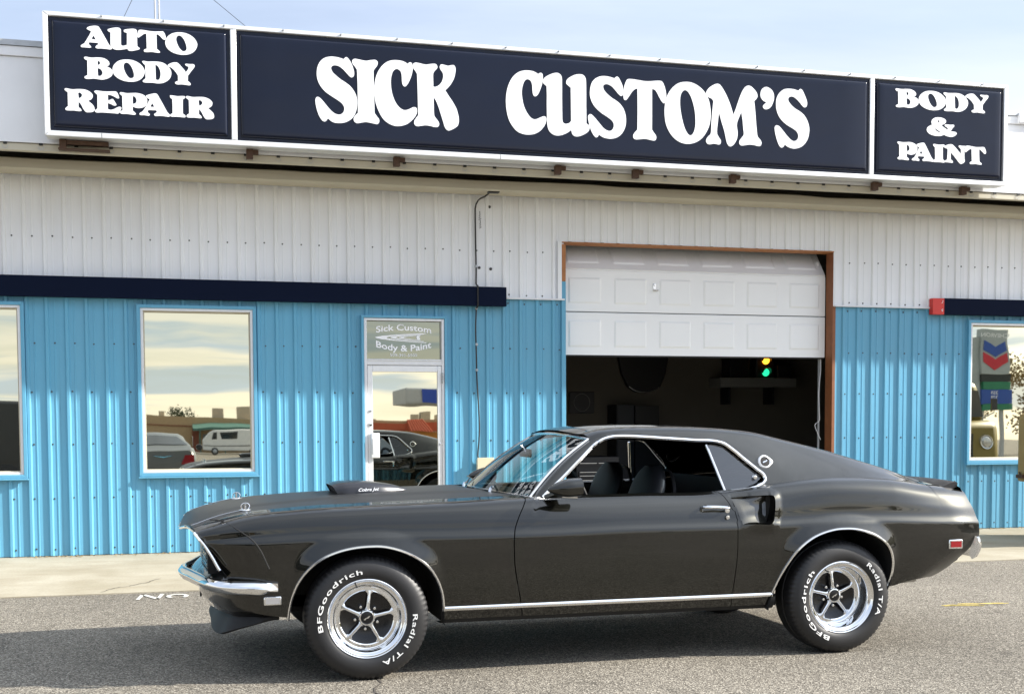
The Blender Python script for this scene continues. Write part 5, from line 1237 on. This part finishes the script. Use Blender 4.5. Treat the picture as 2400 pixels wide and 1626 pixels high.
# ---- scoop mouth, emblem, handle, mirror, hood scoop, pins
for side in (1, -1):
    def ysf(x, z):
        i = min(range(NX), key=lambda k: abs(xs[k]-x)); s_ = SECT[i]; zz = [v[1] for v in s_[:NLOW+18]]; return displace(x, float(np.interp(z, zz, [v[0] for v in s_[:NLOW+18]])), z)
    szt = interp([2.05, 2.064, 2.13, 2.22, 2.30, 2.318], [.911, .911, .917, .921, .924, .914]); szb = interp([2.05, 2.115, 2.20, 2.285, 2.300, 2.318], [.763, .763, .763, .766, .778, .85])
    rows = []
    for k in range(23):
        row = []
        for m_ in range(13):
            v_ = m_/12; zl = .763+(.911-.763)*v_; xl = 2.115+(2.064-2.115)*v_
            x = xl+(2.280+.010*v_-xl)*k/22; z = szb(x)+(szt(x)-szb(x))*v_; t = k/22
            ins = .010*math.sin(min(1, t*3)*PI/2); z += (ins if v_ < .5 else -ins)*abs(2*v_-1)
            row.append(cw(x, side*(ysf(x, z)-.001-.050*t**1.3), z))
        rows.append(row)
    ramp = MB().grid(rows, True).obj('scoop_ramp', 'car_paint', car, sharp=60)
    for m_, zf in ((0, szb), (12, szt)):
        MB().grid([[r_[m_], cw(r_[m_][0]-XF, side*(ysf(r_[m_][0]-XF, zf(r_[m_][0]-XF))+.0005), zf(r_[m_][0]-XF))] for r_ in rows], True).obj('scoop_wall', 'car_paint', ramp)
    mb = MB(); mb.prism([(2.272, .908), (2.29, .924), (2.318, .918), (2.322, .898), (2.314, .83), (2.302, .778), (2.285, .762), (2.265, .764)], lambda a, b, t: cw(a, side*t, b), .74, .820); mb.obj('scoop_mouth', 'black_rubber', ramp)
    ring_ = resample(SC2, 90)
    MB().grid([[cw(x, side*(ysf(x, z)), z), cw(x, side*(ysf(x, z)-.07*sstep(2.20, 2.30, x)-.002), z)] for x, z in ring_], True).obj('scoop_edge', 'car_paint', ramp)
    ey = lambda x, z: ygl(x, z)
    yc_ = ygl(2.343, 1.105)
    nrm = Vector((0, -.92*side, .30)).normalized()
    def disc(prof, name, mat, par, n=28, cx=2.343, cz=1.105, tear=0.):
        mb = MB(); rr = []
        ex = Vector((1, 0, 0)); ez = nrm.cross(ex).normalized() if side > 0 else ex.cross(nrm).normalized()
        if ez.z < 0: ez = -ez
        c0 = Vector(cw(cx, side*yc_, cz))
        for k in range(n):
            a = 2*PI*k/n; row = []
            for r_, h in prof:
                rk = r_*(1+tear*max(0, math.cos(a))**14); row.append(tuple(c0+ex*rk*math.cos(a)+ez*rk*math.sin(a)+nrm*h))
            rr.append(row)
        mb.grid(rr, True, closeu=True); return mb.obj(name, mat, par, sharp=50, fix=False)
    em = disc([(.0405, -.004), (.041, .006), (.037, .011), (.030, .012), (.028, .008), (.0, .008)], 'emblem', 'alu', car, tear=.32)
    disc([(.0295, .0095), (.0, .010)], 'emblem_centre', 'matte_black', em)
    pony = [(-.016, -.006), (-.010, .000), (-.004, .003), (.004, .004), (.010, .009), (.016, .008), (.012, .003), (.006, -.002), (-.002, -.003), (-.008, -.008)]
    ex = Vector((1, 0, 0)); ez = Vector((0, -nrm.z*(-1 if side > 0 else 1)*-1, abs(nrm.y)))
    c0 = Vector(cw(2.343, side*yc_, 1.105))
    mb = MB().add([tuple(c0+ex*a+Vector((0, 0, b*.95))+nrm*.012+Vector((0, side*b*.3, 0))) for a, b in pony], [tuple(range(len(pony)))]); mb.obj('emblem_horse', 'bright_trim', em, fix=False)
    # door handle and lock
    yh = .868
    dh = MB().tube(resample([cw(1.875, side*.856, .862), cw(1.885, side*(yh+.028), .866), cw(1.96, side*(yh+.034), .864), cw(2.03, side*(yh+.030), .858), cw(2.045, side*.852, .855)], 16), [.006]+[.0088]*14+[.006], 8).obj('door_handle', 'chrome', body_parts[('door', side)])
    MB().lathe([(0, -side*.036), (.014, -side*.034), (.017, -side*.02), (.017, 0)], cw(2.028, side*.845, .842), 'Y', 14).obj('handle_button', 'chrome', dh)
    MB().lathe([(0, -side*.012), (.011, -side*.011), (.013, 0)], cw(2.024, side*.884, .805), 'Y', 14).obj('door_lock', 'chrome', dh)
    MB().prism([(1.868, .850), (1.868, .874), (2.015, .872), (2.015, .846)], lambda a, b, t: cw(a, side*(.8555+t-(b-.86)*.38), b), 0, .004).obj('handle_recess', 'matte_black', dh, bevel=.003)
    # rear-view mirror: a bullet housing on a bright foot
    rows = []
    for k in range(17):
        t = k/16; x = .955+.185*t; s_ = math.sin(min(1, t*1.35)*PI/2)**.75
        hy, hz_ = .070*s_, .050*s_
        rows.append([cw(x, side*(.935+.0*t)+hy*math.cos(a),   .980+.012*t+hz_*math.copysign(abs(math.sin(a))**.8, math.sin(a))) for a in [2*PI*q/24 for q in range(24)]])
    mb = MB().grid(rows, True, closev=True); mo = mb.obj('door_mirror', 'car_paint', body_parts[('door', side)], sharp=60)
    mb = MB().add([(q[0]-.004, q[1], q[2]) for q in rows[-1]], [tuple(range(24))]); mb.obj('mirror_glass', 'dark_window', mo, fix=False)
    MB().grid([[cw(.975+.05*t, side*(.815+.10*t+.0), .925+.035*t+dz_) for dz_ in (0, .02)]+[cw(1.05+.035*t, side*(.815+.10*t), .925+.02*t+dz_) for dz_ in (.02, 0)] for t in (0, .5, 1)], True, closev=True).obj('mirror_foot', 'car_paint', mo)
    MB().tube([cw(1.05, side*.905, .942), cw(1.13, side*.925, .938)], .010, 8).obj('mirror_base_trim', 'chrome_soft', mo)
    # hood pins
    hpx, hpy = -.60, side*.53
    pz = hood_z(hpx, hpy)
    hpn = MB().lathe([(0, .004), (.030, .004), (.032, 0)], (XF+hpx, YC-hpy, pz), 'Z', 18).obj('hood_pin', 'chrome', hood)
    MB().tube([(XF+hpx, YC-hpy, pz), (XF+hpx, YC-hpy, pz+.034)], .006, 8).obj('pin_post', 'chrome', hpn)
    MB().tube([(XF+hpx+.022*math.cos(a), YC-hpy, pz+.018+.020*math.sin(a)) for a in [2*PI*q/16 for q in range(17)]], .0028, 6, cap=False).obj('pin_ring', 'chrome', hpn)
    lan = [(hpx-.02-.26*t, hpy+side*(.02+.05*t*t)) for t in [k/10 for k in range(11)]]
    MB().tube([cw(x, y, hood_z(max(-.92, x), y)+.004) for x, y in lan], .0028, 5).obj('pin_cable', 'chrome_soft', hpn)
# black hood scoop
rows = []
for k in range(21):
    t = k/20; x = -.062+.415*t; base = hood_z(x, 0)-.012
    h = interp([0, .06, .25, .6, .85, 1], [.052, .060, .066, .052, .032, .010])(t); hw = interp([0, .15, .6, 1], [.20, .215, .20, .12])(t)
    pr = [(-1, 0), (-.985, .55), (-.93, .85), (-.82, 1), (-.4, 1.04), (0, 1.05), (.4, 1.04), (.82, 1), (.93, .85), (.985, .55), (1, 0)]
    rows.append([cw(x-.03*b*(1-t), a*hw, hood_z(x, a*hw)-.008+h*b) for a, b in pr])
mb = MB().grid(rows, True); hs = mb.obj('hood_scoop', 'satin_black', car, sharp=42)
mo_ = [rows[0][k] for k in range(11)]; MB().add([(q[0]+.012, q[1], q[2]-.006 if k not in (0, 10) else q[2]) for k, q in enumerate(mo_)], [tuple(range(11))]).obj('scoop_opening', 'black_rubber', hs, fix=False)
V, F = text_solid('Cobra Jet', .030, lambda a, b, t: (a, b, t), .001, shear=.35, width=1.0, bold=.0003)
def scoop_side(a, b, t):
    x = .045+a; zz = hood_z(x, .205)+.010+b*.85; return cw(x, .2125+.004-(b*.1)+t+.002, zz)
letters([scoop_side(*v) for v in V], F, 'scoop_lettering', 'letter_white', hs)

# ---- wheels
TR = .3255
def wheel(cx, side, yc_, dish, steer, texts, rot, hw=.122):
    """yc_: y of the tyre's middle; outward is +y*side"""
    cs_, sn_ = math.cos(steer), math.sin(steer)
    def T(x, y, z):      # x back, y outward from the tyre middle, z up from the hub -> world
        y2 = y*side
        return cw(cx+x*cs_-y2*sn_, side*yc_+x*sn_+y2*cs_, TR+z)
    root = MB(); n = 210
    prof = [(.200, hw-.020), (.206, hw-.012), (.214, hw-.006), (.232, hw), (.258, hw+.002), (.283, hw-.004), (.300, hw-.012), (.312, hw-.022), (.3185, hw-.030), (.323, hw-.042), (TR, hw-.060), (TR, .02), (TR-.006, .018), (TR-.006, .008), (TR, .006), (TR, -hw+.06), (.318, -hw+.03), (.30, -hw+.012), (.258, -hw), (.21, -hw+.02), (.2, -hw+.02)]
    rows = []
    for k in range(n):
        a = 2*PI*k/n; row = []
        for q, (r_, h) in enumerate(prof):
            r2_, h2 = r_, h
            if q in (7, 8, 9) and k % 3 == 0: r2_ -= .004; h2 -= .002
            if q in (10,) and k % 3 == 0: r2_ -= .0035
            row.append(T(r2_*math.cos(a), h2, r2_*math.sin(a)))
        rows.append(row)
    ty = root.grid(rows, True, closeu=True).obj('wheel', 'tyre', car, sharp=28, fix=True)
    def lat(prof, name, mat, par, n=64, sharp=40):
        mb = MB(); rr = [[T(r_*math.cos(2*PI*k/n), h, r_*math.sin(2*PI*k/n)) for r_, h in prof] for k in range(n)]
        mb.grid(rr, True, closeu=True); return mb.obj(name, mat, par, sharp=sharp)
    o_ = hw-.018
    rim = lat([(.199, o_-.01), (.2085, o_+.004), (.2095, o_+.009), (.205, o_+.0125), (.199, o_+.0085), (.1975, o_+.001), (.190, o_-.003), (.180, o_-.004), (.1765, o_-.010), (.1745, o_-.020), (.172, o_-dish*.55), (.1685, o_-dish*.8), (.165, o_-dish), (.160, o_-dish-.003)], 'rim', 'chrome', ty, 72, 60)
    f0 = o_-dish
    lat([(.162, f0-.003), (.145, f0-.002), (.140, f0-.006), (.139, f0-.016)], 'spoke_ring', 'chrome', rim, 64)
    lat([(.142, f0-.014), (.11, f0-.030), (.07, f0-.034), (.0, f0-.034)], 'wheel_centre', 'wheel_black', rim, 48)
    for s in range(5):
        a0 = R(rot)+2*PI*s/5; mb = MB(); rr = []
        for k in range(13):
            t = k/12; r_ = .040+.104*t; wd = interp([0, .15, .6, .85, 1], [.016, .0095, .0095, .012, .030])(t); d = f0+interp([0, .2, .6, 1], [.004, .004, .001, -.004])(t)
            sec = [(-wd, -.014), (-wd, -.004), (-wd*.62, 0), (-wd*.35, .0), (-wd*.25, .004), (wd*.25, .004), (wd*.35, 0), (wd*.62, 0), (wd, -.004), (wd, -.014)]
            rr.append([T(r_*math.cos(a0)-u*math.sin(a0), d+v_, r_*math.sin(a0)+u*math.cos(a0)) for u, v_ in sec])
        mb.grid(rr, True).obj('spoke', 'chrome', rim, sharp=50)
        al = a0+PI/5
        rr = [[T(.062*math.cos(al)+r_*math.cos(b), f0-.034+h, .062*math.sin(al)+r_*math.sin(b)) for r_, h in ((.011, 0), (.0105, .018), (.007, .024), (0, .025))] for b in [2*PI*q/10 for q in range(10)]]
        MB().grid(rr, True, closeu=True).obj('lug_nut', 'chrome', rim)
    cap = lat([(.043, f0-.03), (.043, f0+.008), (.040, f0+.013), (.034, f0+.014), (.032, f0+.011)], 'hub_ring', 'chrome', rim, 36)
    lat([(.033, f0+.0105), (.02, f0+.013), (0, f0+.013)], 'hub_cap', 'wheel_black', rim, 30)
    pony = [(-.018, -.010), (-.008, -.001), (.000, .002), (.008, .008), (.018, .012), (.013, .004), (.006, -.003), (-.002, -.003), (-.010, -.012)]
    MB().add([T(a, f0+.0145, b) for a, b in pony], [tuple(range(len(pony)))]).obj('hub_horse', 'bright_trim', rim, fix=False)
    MB().tube([T(.178*math.cos(R(rot+25)), o_-.008, .178*math.sin(R(rot+25))), T(.176*math.cos(R(rot+25)), o_+.018, .176*math.sin(R(rot+25)))], .004, 6).obj('valve_stem', 'black_rubber', rim)
    # raised white sidewall letters
    fy = interp([q[0] for q in prof[:9]], [q[1] for q in prof[:9]])
    for txt, a_start, a_end, r0, size in texts:
        V, F = text_solid(txt, size, lambda a, b, t: (a, b, t), .0022, bold=.0004, spacing=1.14)
        x0 = min(v[0] for v in V); x1 = max(v[0] for v in V); vs = []
        for a, b, t in V:
            ang = R(a_start+(a_end-a_start)*(a-x0)/(x1-x0)); r_ = r0+b; vs.append(T(r_*math.cos(ang), fy(r_)+t+.0004, r_*math.sin(ang)))
        letters(vs, F, 'tyre_lettering', 'tyre_letter', ty)
    return ty
wheel(0, 1, .785, .040, R(3), [('BFGoodrich', 194, 96, .2355, .035), ('Radial T/A', 4, -72, .2355, .035)], 83)
wheel(2.743, 1, .775, .085, 0, [('BFGoodrich', 250, 140, .2355, .035), ('Radial T/A', 50, -27, .2355, .035)], 95)
wheel(0, -1, .785, .040, R(3), [], 70)
wheel(2.743, -1, .775, .085, 0, [], 40)

# ------------------------------------------------------------------ object just inside the right edge
bc = thing('edge_item', 'unidentified tan brown locker with a rounded corner at the right edge of the picture', 'item', (9.55, 11.4, .03))
pr = [(9.125, .66), (9.125, 1.36), (9.155, 1.415), (9.21, 1.44), (9.66, 1.44), (9.66, .05), (9.44, .05), (9.44, .66)]  # unidentified; off-frame depth and leg invented to cast the shadow on the apron
MB().prism(pr, lambda a, b, t: (a, t, b), 10.75, 12.0).obj('case', 'mustard', bc, bevel=.02)
MB().prism([(9.113, .70), (9.113, 1.34), (9.1235, 1.34), (9.1235, .70)], lambda a, b, t: (a, t, b), 10.80, 11.96).obj('door', 'mustard', bc, bevel=.004)
box('latch', 'rust', bc, 9.07, 9.113, 11.84, 11.95, .70, .74, bevel=.004); MB().tube([(9.09, 11.9, .74), (9.08, 11.9, .77)], .01, 6).obj('latch_pin', 'rust', bc)

# ------------------------------------------------------------------ the other side of the street (seen in the glass)
def shell(name, mat, par, profile, y0, y1, bevel=0): return MB().prism(profile, lambda a, b, t: (a, t, b), y0, y1).obj(name, mat, par, bevel=bevel)
tb = thing('tan_store', 'long tan stucco store with a teal awning across the street, reflected in the window', 'building', (0, -112, 0))
shell('wall', 'stucco_tan', tb, [(-26, 0), (13.5, 0), (13.5, 3.35), (6, 3.62), (-3, 4.08), (-26, 5.0)], -124, -110)
box('wall_band', 'stucco_brown', tb, -26, 1.3, -109.97, -109.9, 3.0, 3.09); box('wall_pier', 'stucco_brown', tb, 1.35, 2.1, -109.98, -109.6, 0, 2.95)
aw = MB().add([(1.42, -109.9, 3.25), (13.4, -109.9, 2.95), (13.4, -107.6, 2.5), (1.42, -107.6, 2.80), (1.42, -107.6, 2.55), (13.4, -107.6, 2.28)], [(0, 1, 2, 3), (3, 2, 5, 4), (0, 3, 4)]).obj('awning', 'teal_paint', tb, fix=False)
for k in range(5): box('awning_post', 'teal_paint', aw, 2.1+2.6*k, 2.22+2.6*k, -107.75, -107.63, 0, 2.5-.05*k)
for k in range(5): box('shop_window', 'dark_window', tb, 2.5+2.1*k, 4.2+2.1*k, -109.97, -109.93, .6, 2.1)
for a, b, c_ in ((-2.05, -1.35, 4.55), (3.45, 4.75, 4.8), (6.1, 7.6, 5.0)): box('roof_unit', 'roof_unit', tb, a, b, -113.5, -111.8, 3.4, c_, bevel=.05)
def parked(name, label, cat, mat, x0, L, H, y, wd=1.95, nose=1.0, s=1, group=None, win=((.10, .22), (.27, .55))):
    """boxy van side-on to the street; s=-1 faces the other way"""
    t = thing(name, label, cat, (x0+L/2, y, 0), group)
    X = lambda a: x0+(a*L if s > 0 else (1-a)*L)
    prof = [(0., .38), (0., .62*H), (.02, .66*H), (.10, .92*H), (.16, .99*H), (.22, H), (.97, .985*H), (.995, .93*H), (1., .5*H), (1., .36)]
    body = MB().prism([(X(a), b) for a, b in prof], lambda a, b, q: (a, q, b), y-wd, y).obj('body', mat, t, bevel=.08)
    for a, b in win: MB().prism([(X(a+.035), .62*H), (X(a+.06 if a < .2 else a), .90*H), (X(b), .91*H), (X(b), .62*H)], lambda p_, q_, r_: (p_, r_, q_), y, y+.012).obj('window', 'dark_window', body)
    box('trim_strip', 'dark_suv', body, min(X(.01), X(.99)), max(X(.01), X(.99)), y, y+.02, .40*H*.85, .40*H*.92)
    for a in (.18, .80):
        w_ = MB().lathe([(0, .22), (.30, .22), (.34, .20), (.34, 0), (.0, 0)], (X(a), y-.2, .34), 'Y', 20).obj('wheel', 'tyre', t)
        MB().lathe([(0, .235), (.18, .232), (.2, .22)], (X(a), y-.2, .34), 'Y', 16).obj('wheel_cover', 'galv', w_)
    return t
parked('white_van', 'white panel van parked across the street, reflected in the window', 'van', 'van_white', 2.15, 5.6, 2.32, -92)
parked('white_van', 'white van parked by the orange restaurant, reflected in the door glass', 'van', 'van_white', 13.2, 3.7, 1.33, -60, s=-1, win=((.10, .22),))
parked('black_van', 'black van parked behind the camera, reflected in the left window', 'van', 'dark_suv', -8.4, 5.6, 2.19, -5.2)
# silver sedan seen from behind
sd = thing('silver_sedan', 'silver sedan seen from the rear, reflected in the window', 'car', (-.55, -5.3, 0))
SCX = -.56
sts = [(-2.92, .55, .95, .86, .0), (-2.98, .45, .98, .90, .0), (-3.30, .30, 1.01, .91, .0), (-3.52, .28, 1.03, .92, .06), (-4.05, .27, .97, .92, .33), (-4.45, .26, .95, .92, .41), (-5.3, .26, .95, .92, .44), (-5.9, .26, .96, .92, .36), (-6.5, .27, .98, .91, .03), (-7.2, .30, .90, .88, .0), (-7.7, .40, .78, .80, .0), (-7.78, .5, .68, .74, 0)]
rows = []
for y, zb, zbelt, hw, gh in sts:
    hw2 = .62 if gh > .2 else .78
    P_ = [(hw*.94, zb), (hw, zb+.2), (hw, zbelt-.16), (hw*.95, zbelt-.03), (hw*.88, zbelt), (hw2+.02, zbelt+gh*.80+.003), (hw2-.10, zbelt+gh*.97+.006), (0, zbelt+gh+.012)]
    P_ = P_+[(-a, b) for a, b in P_[-2::-1]]
    rows.append([(SCX+a, y, b) for a, b in P_])
mb = MB().grid(rows, True); mb.add(rows[0], [tuple(range(len(rows[0])))]); mb.add(rows[-1], [tuple(range(len(rows[-1])))])
sb_ = mb.obj('body', 'sedan_silver', sd, sharp=50)
MB().grid([[(SCX+(q[0]-SCX)*.92, q[1]+.012, q[2]+.012) for q in rows[k][5:10]] for k in (3, 4)], True).obj('rear_window', 'dark_window', sb_, fix=False)
for s in (1, -1):
    MB().prism([(SCX+s*.60, .66), (SCX+s*.86, .66), (SCX+s*.87, .86), (SCX+s*.68, .86)], lambda a, b, t: (a, t, b), -2.945, -2.90).obj('tail_light', 'red_lens', sb_)
    MB().prism([(-3.7, 1.05), (-4.15, 1.29), (-5.5, 1.32), (-6.1, 1.04)], lambda a, b, t: (SCX+s*t, a, b), .86, .87).obj('side_window', 'dark_window', sb_)
    for y in (-3.8, -6.75):
        MB().lathe([(0, s*.12), (.2, s*.12), (.32, s*.08), (.33, -s*.08), (0, -s*.08)], (SCX+s*.80, y, .33), 'X', 20).obj('wheel', 'tyre', sd)
    MB().lathe([(0, -.09), (.06, -.08), (.085, -.03), (.08, .05), (.0, .08)], (SCX+s*1.04, -5.75, 1.02), 'Y', 14).obj('door_mirror', 'dark_suv', sb_)
wing = [(-.23, .018), (-.10, .008), (-.03, -.004), (0, .004), (.03, -.004), (.10, .008), (.23, .018), (.10, -.008), (.03, -.022), (0, -.024), (-.03, -.022), (-.10, -.008)]
MB().prism([(SCX+.2+a, .84+b) for a, b in wing], lambda a, b, t: (a, t, b), -2.93, -2.905).obj('wing_badge', 'chrome', sb_)
# restaurant
ob = thing('orange_restaurant', 'orange restaurant with a red tiled roof edge across the street, reflected in the door', 'building', (24, -106, 0))
box('wall', 'stucco_orange', ob, 14, 36, -112, -100, 0, 2.12); box('parapet', 'stucco_tan', ob, 14, 36, -112, -100.05, 2.12, 3.32)
box('roof_band', 'terracotta', ob, 14, 36, -100.04, -99.7, 2.15, 3.03)
tl_ = MB().add([(22.46, -99.9, 3.42), (24.15, -99.9, 3.42), (24.9, -98.4, 2.06), (22.76, -98.4, 2.06), (22.46, -99.9, 2.06), (24.15, -99.9, 2.06)], [(0, 1, 2, 3), (0, 3, 4), (1, 5, 2)]).obj('tiled_roof', 'terracotta', ob, fix=False)
for k in range(8): MB().tube([(22.5+1.65*k/7, -99.86, 3.43), (22.8+2.07*k/7, -98.36, 2.08)], .05, 6).obj('tile_row', 'terracotta', tl_)
box('ledge', 'stucco_tan', ob, 14, 36, -99.65, -99.4, 2.05, 2.14)
for a, b, c_ in ((19.3, 19.9, 3.5), (23.6, 24.4, 4.06), (24.6, 25.6, 4.28), (26.2, 26.9, 3.9)): box('roof_unit', 'roof_unit', ob, a, b, -104, -103, 3.3, c_, bevel=.04)
for x in (16, 19.5, 26, 29): box('window', 'dark_window', ob, x, x+2, -100, -99.96, .6, 1.8)
# filling-station canopy
gcn = thing('station_canopy', 'filling station canopy with a blue fascia and grey end, reflected in the door', 'canopy', (18, -42, 0))
MB().prism([(-44, 3.15), (-40.1, 3.12), (-40, 3.2), (-40, 3.9), (-40.1, 3.98), (-44, 3.98)], lambda a, b, t: (t, a, b), 11.75, 25).obj('roof_slab', 'canopy_grey', gcn, bevel=.06)
box('fascia', 'canopy_blue', gcn, 12.6, 25, -39.99, -39.93, 3.22, 3.92)
for x in (14.5, 22): box('column', 'canopy_grey', gcn, x, x+.4, -42.2, -41.8, 0, 3.13)
# price sign
ps = thing('price_sign', 'tall filling station price sign with blue and red chevrons, reflected in the window', 'sign', (41, -30.3, 0))
for x in (40.5, 41.7): box('post', 'galv', ps, x, x+.16, -30.6, -30.4, 0, 2.6)
box('header', 'sign_grey', ps, 40.2, 41.85, -30.55, -30.05, 4.40, 6.72, bevel=.03); box('side_panel', 'sign_grey', ps, 39.55, 40.19, -30.6, -30.2, 2.5, 6.3)
def vee(z0, z1, mat): MB().prism([(40.34, z1), (41.02, z1-.38), (41.70, z1), (41.70, z0+.0), (41.02, z0-.38), (40.34, z0)], lambda a, b, t: (a, t, b), -30.05, -30.02).obj('chevron', mat, ps)
vee(5.62, 6.12, 'sign_blue'); vee(5.02, 5.50, 'sign_red')
box('name_panel', 'sign_black', ps, 40.2, 41.95, -30.55, -30.06, 4.02, 4.385); box('picture_panel', 'sign_green', ps, 40.3, 41.98, -30.55, -30.06, 3.62, 4.01)
box('price_panel', 'sign_blue', ps, 40.2, 42.1, -30.55, -30.06, 2.82, 3.61); box('diesel_panel', 'sign_green', ps, 40.3, 42.12, -30.55, -30.06, 2.48, 2.81)
for txt, z, sz in (('359', 3.36, .26), ('379', 3.11, .26), ('389', 2.86, .26), ('37', 2.54, .26), ('CHEVRON', 6.30, .30)):
    V, F = text_solid(txt, sz, lambda a, b, t: (41.02-a*1.25, -30.05+t, z+b), .01, align='CENTER'); letters(V, F, 'sign_lettering', 'letter_white', ps)
# old truck facing the wall
ot = thing('vintage_truck', 'olive vintage truck with round headlights facing the shop, reflected in the right window', 'truck', (14.3, 3.5, 0))
TXc = 14.36
def tri(hw0, hw1, z0, z1, y0, y1, name, mat, par, bev): return MB().prism([(TXc-hw0, z0), (TXc+hw0, z0), (TXc+hw1, z1), (TXc-hw1, z1)], lambda a, b, t: (a, t, b), y0, y1).obj(name, mat, par, bevel=bev)
cab = tri(1.07, 1.02, .55, 1.47, 1.4, 5.0, 'cab', 'olive_paint', ot, .16); tri(.93, .70, 1.43, 2.24, 1.6, 4.75, 'cab_roof', 'olive_paint', cab, .14)
MB().prism([(TXc-.82, 1.54), (TXc-.03, 1.54), (TXc-.03, 2.05), (TXc-.68, 2.05)], lambda a, b, t: (a, t, b), 4.75, 4.765).obj('windscreen', 'dark_window', cab); MB().prism([(TXc+.03, 1.54), (TXc+.82, 1.54), (TXc+.68, 2.05), (TXc+.03, 2.05)], lambda a, b, t: (a, t, b), 4.75, 4.765).obj('windscreen', 'dark_window', cab)
for s in (1, -1):
    h_ = MB().lathe([(0, .06), (.08, .05), (.11, .02), (.125, .03), (.135, .0)], (TXc+s*.71, 5.0, 1.05), 'Y', 28).obj('headlight', 'lamp_glass', cab)
    MB().lathe([(.112, .03), (.13, .035), (.142, 0)], (TXc+s*.71, 5.0, 1.05), 'Y', 28).obj('headlight_ring', 'chrome_soft', h_)
    MB().tube([(TXc+s*.95, 4.5, 1.5), (TXc+s*1.18, 4.6, 1.62), (TXc+s*1.18, 4.6, 1.8)], .012, 6).obj('mirror_arm', 'galv', cab); box('mirror', 'dark_suv', cab, TXc+s*1.18-.07, TXc+s*1.18+.07, 4.58, 4.62, 1.66, 1.9)
    for y in (2.0, 4.3): MB().lathe([(0, s*.14), (.3, s*.14), (.40, s*.1), (.40, -s*.1), (0, -s*.1)], (TXc+s*.95, y, .4), 'X', 22).obj('wheel', 'tyre', ot)
box('grille', 'sign_black', cab, TXc-.42, TXc+.42, 4.99, 5.03, .72, 1.2); box('bumper', 'galv', ot, TXc-1.1, TXc+1.1, 5.02, 5.14, .45, .62, bevel=.03); box('load_bed', 'olive_paint', ot, TXc-1.0, TXc+1.0, -1.6, 1.3, .7, 1.35, bevel=.04)
# trees
def tree(x, y, h, rad, leaf, label, n, seed, base=.35):
    rnd = random.Random(seed); t = thing('leafy_tree', label, 'tree', (x, y, 0)); mb = MB()
    trunk = [(x, y, 0), (x+.1, y, h*.3), (x+.05, y+.1, h*.6), (x, y, h*.85)]; mb.tube(trunk, [.22, .17, .1, .04], 8)
    for k in range(9):
        a = rnd.uniform(0, 2*PI); z0 = h*rnd.uniform(.28, .65); e = (x+rad*.8*math.cos(a), y+rad*.8*math.sin(a), z0+h*rnd.uniform(.15, .35)); mb.tube([(x, y, z0), ((x+e[0])/2, (y+e[1])/2, z0+.5*(e[2]-z0)+.2), e], [.08, .05, .02], 5)
    mb.obj('trunk', 'bark', t, fix=False); cr_ = MB(); cl = [(rnd.gauss(0, .45), rnd.gauss(0, .45), rnd.uniform(-.7, .9)) for _ in range(22)]
    for k in range(n):
        c = rnd.choice(cl); p_ = Vector((x+rad*c[0]+rnd.gauss(0, rad*.16), y+rad*c[1]+rnd.gauss(0, rad*.16), h*(base+(1-base)*.5)+h*(1-base)*.48*c[2]+rnd.gauss(0, h*.05)))
        u = Vector((rnd.gauss(0, 1), rnd.gauss(0, 1), rnd.gauss(0, 1))).normalized()*rnd.uniform(.06, .14); v_ = u.orthogonal().normalized()*rnd.uniform(.05, .1)
        cr_.add([p_-u, p_+v_, p_+u, p_-v_], [(0, 1, 2, 3)])
    cr_.obj('crown', leaf, t, fix=False)
for k, (x, y, h) in enumerate(((45.5, -41, 6.2), (48.5, -42, 6.9), (51.8, -40, 6.0), (55, -43, 6.6), (42.5, -44, 5.6))):
    tree(x, y, h, 2.0, 'dry_leaf', ['tree with dry brown leaves nearest the price sign, reflected in the right window', 'tallest tree with dry brown leaves beyond the price sign, reflected in the right window', 'third tree with dry brown leaves beyond the price sign, reflected', 'fourth tree with dry brown leaves beyond the price sign, reflected', 'low tree with dry brown leaves behind the price sign, reflected'][k], 1500, 40+k, .15)
tree(.1, -127, 5.2, 1.6, 'green_leaf', 'dark green tree behind the tan store, reflected in the window', 1500, 90, .4)
kb = box('sidewalk', 'kerb', None, -60, 70, -97, -95, 0, .12); kb['kind'] = 'structure'
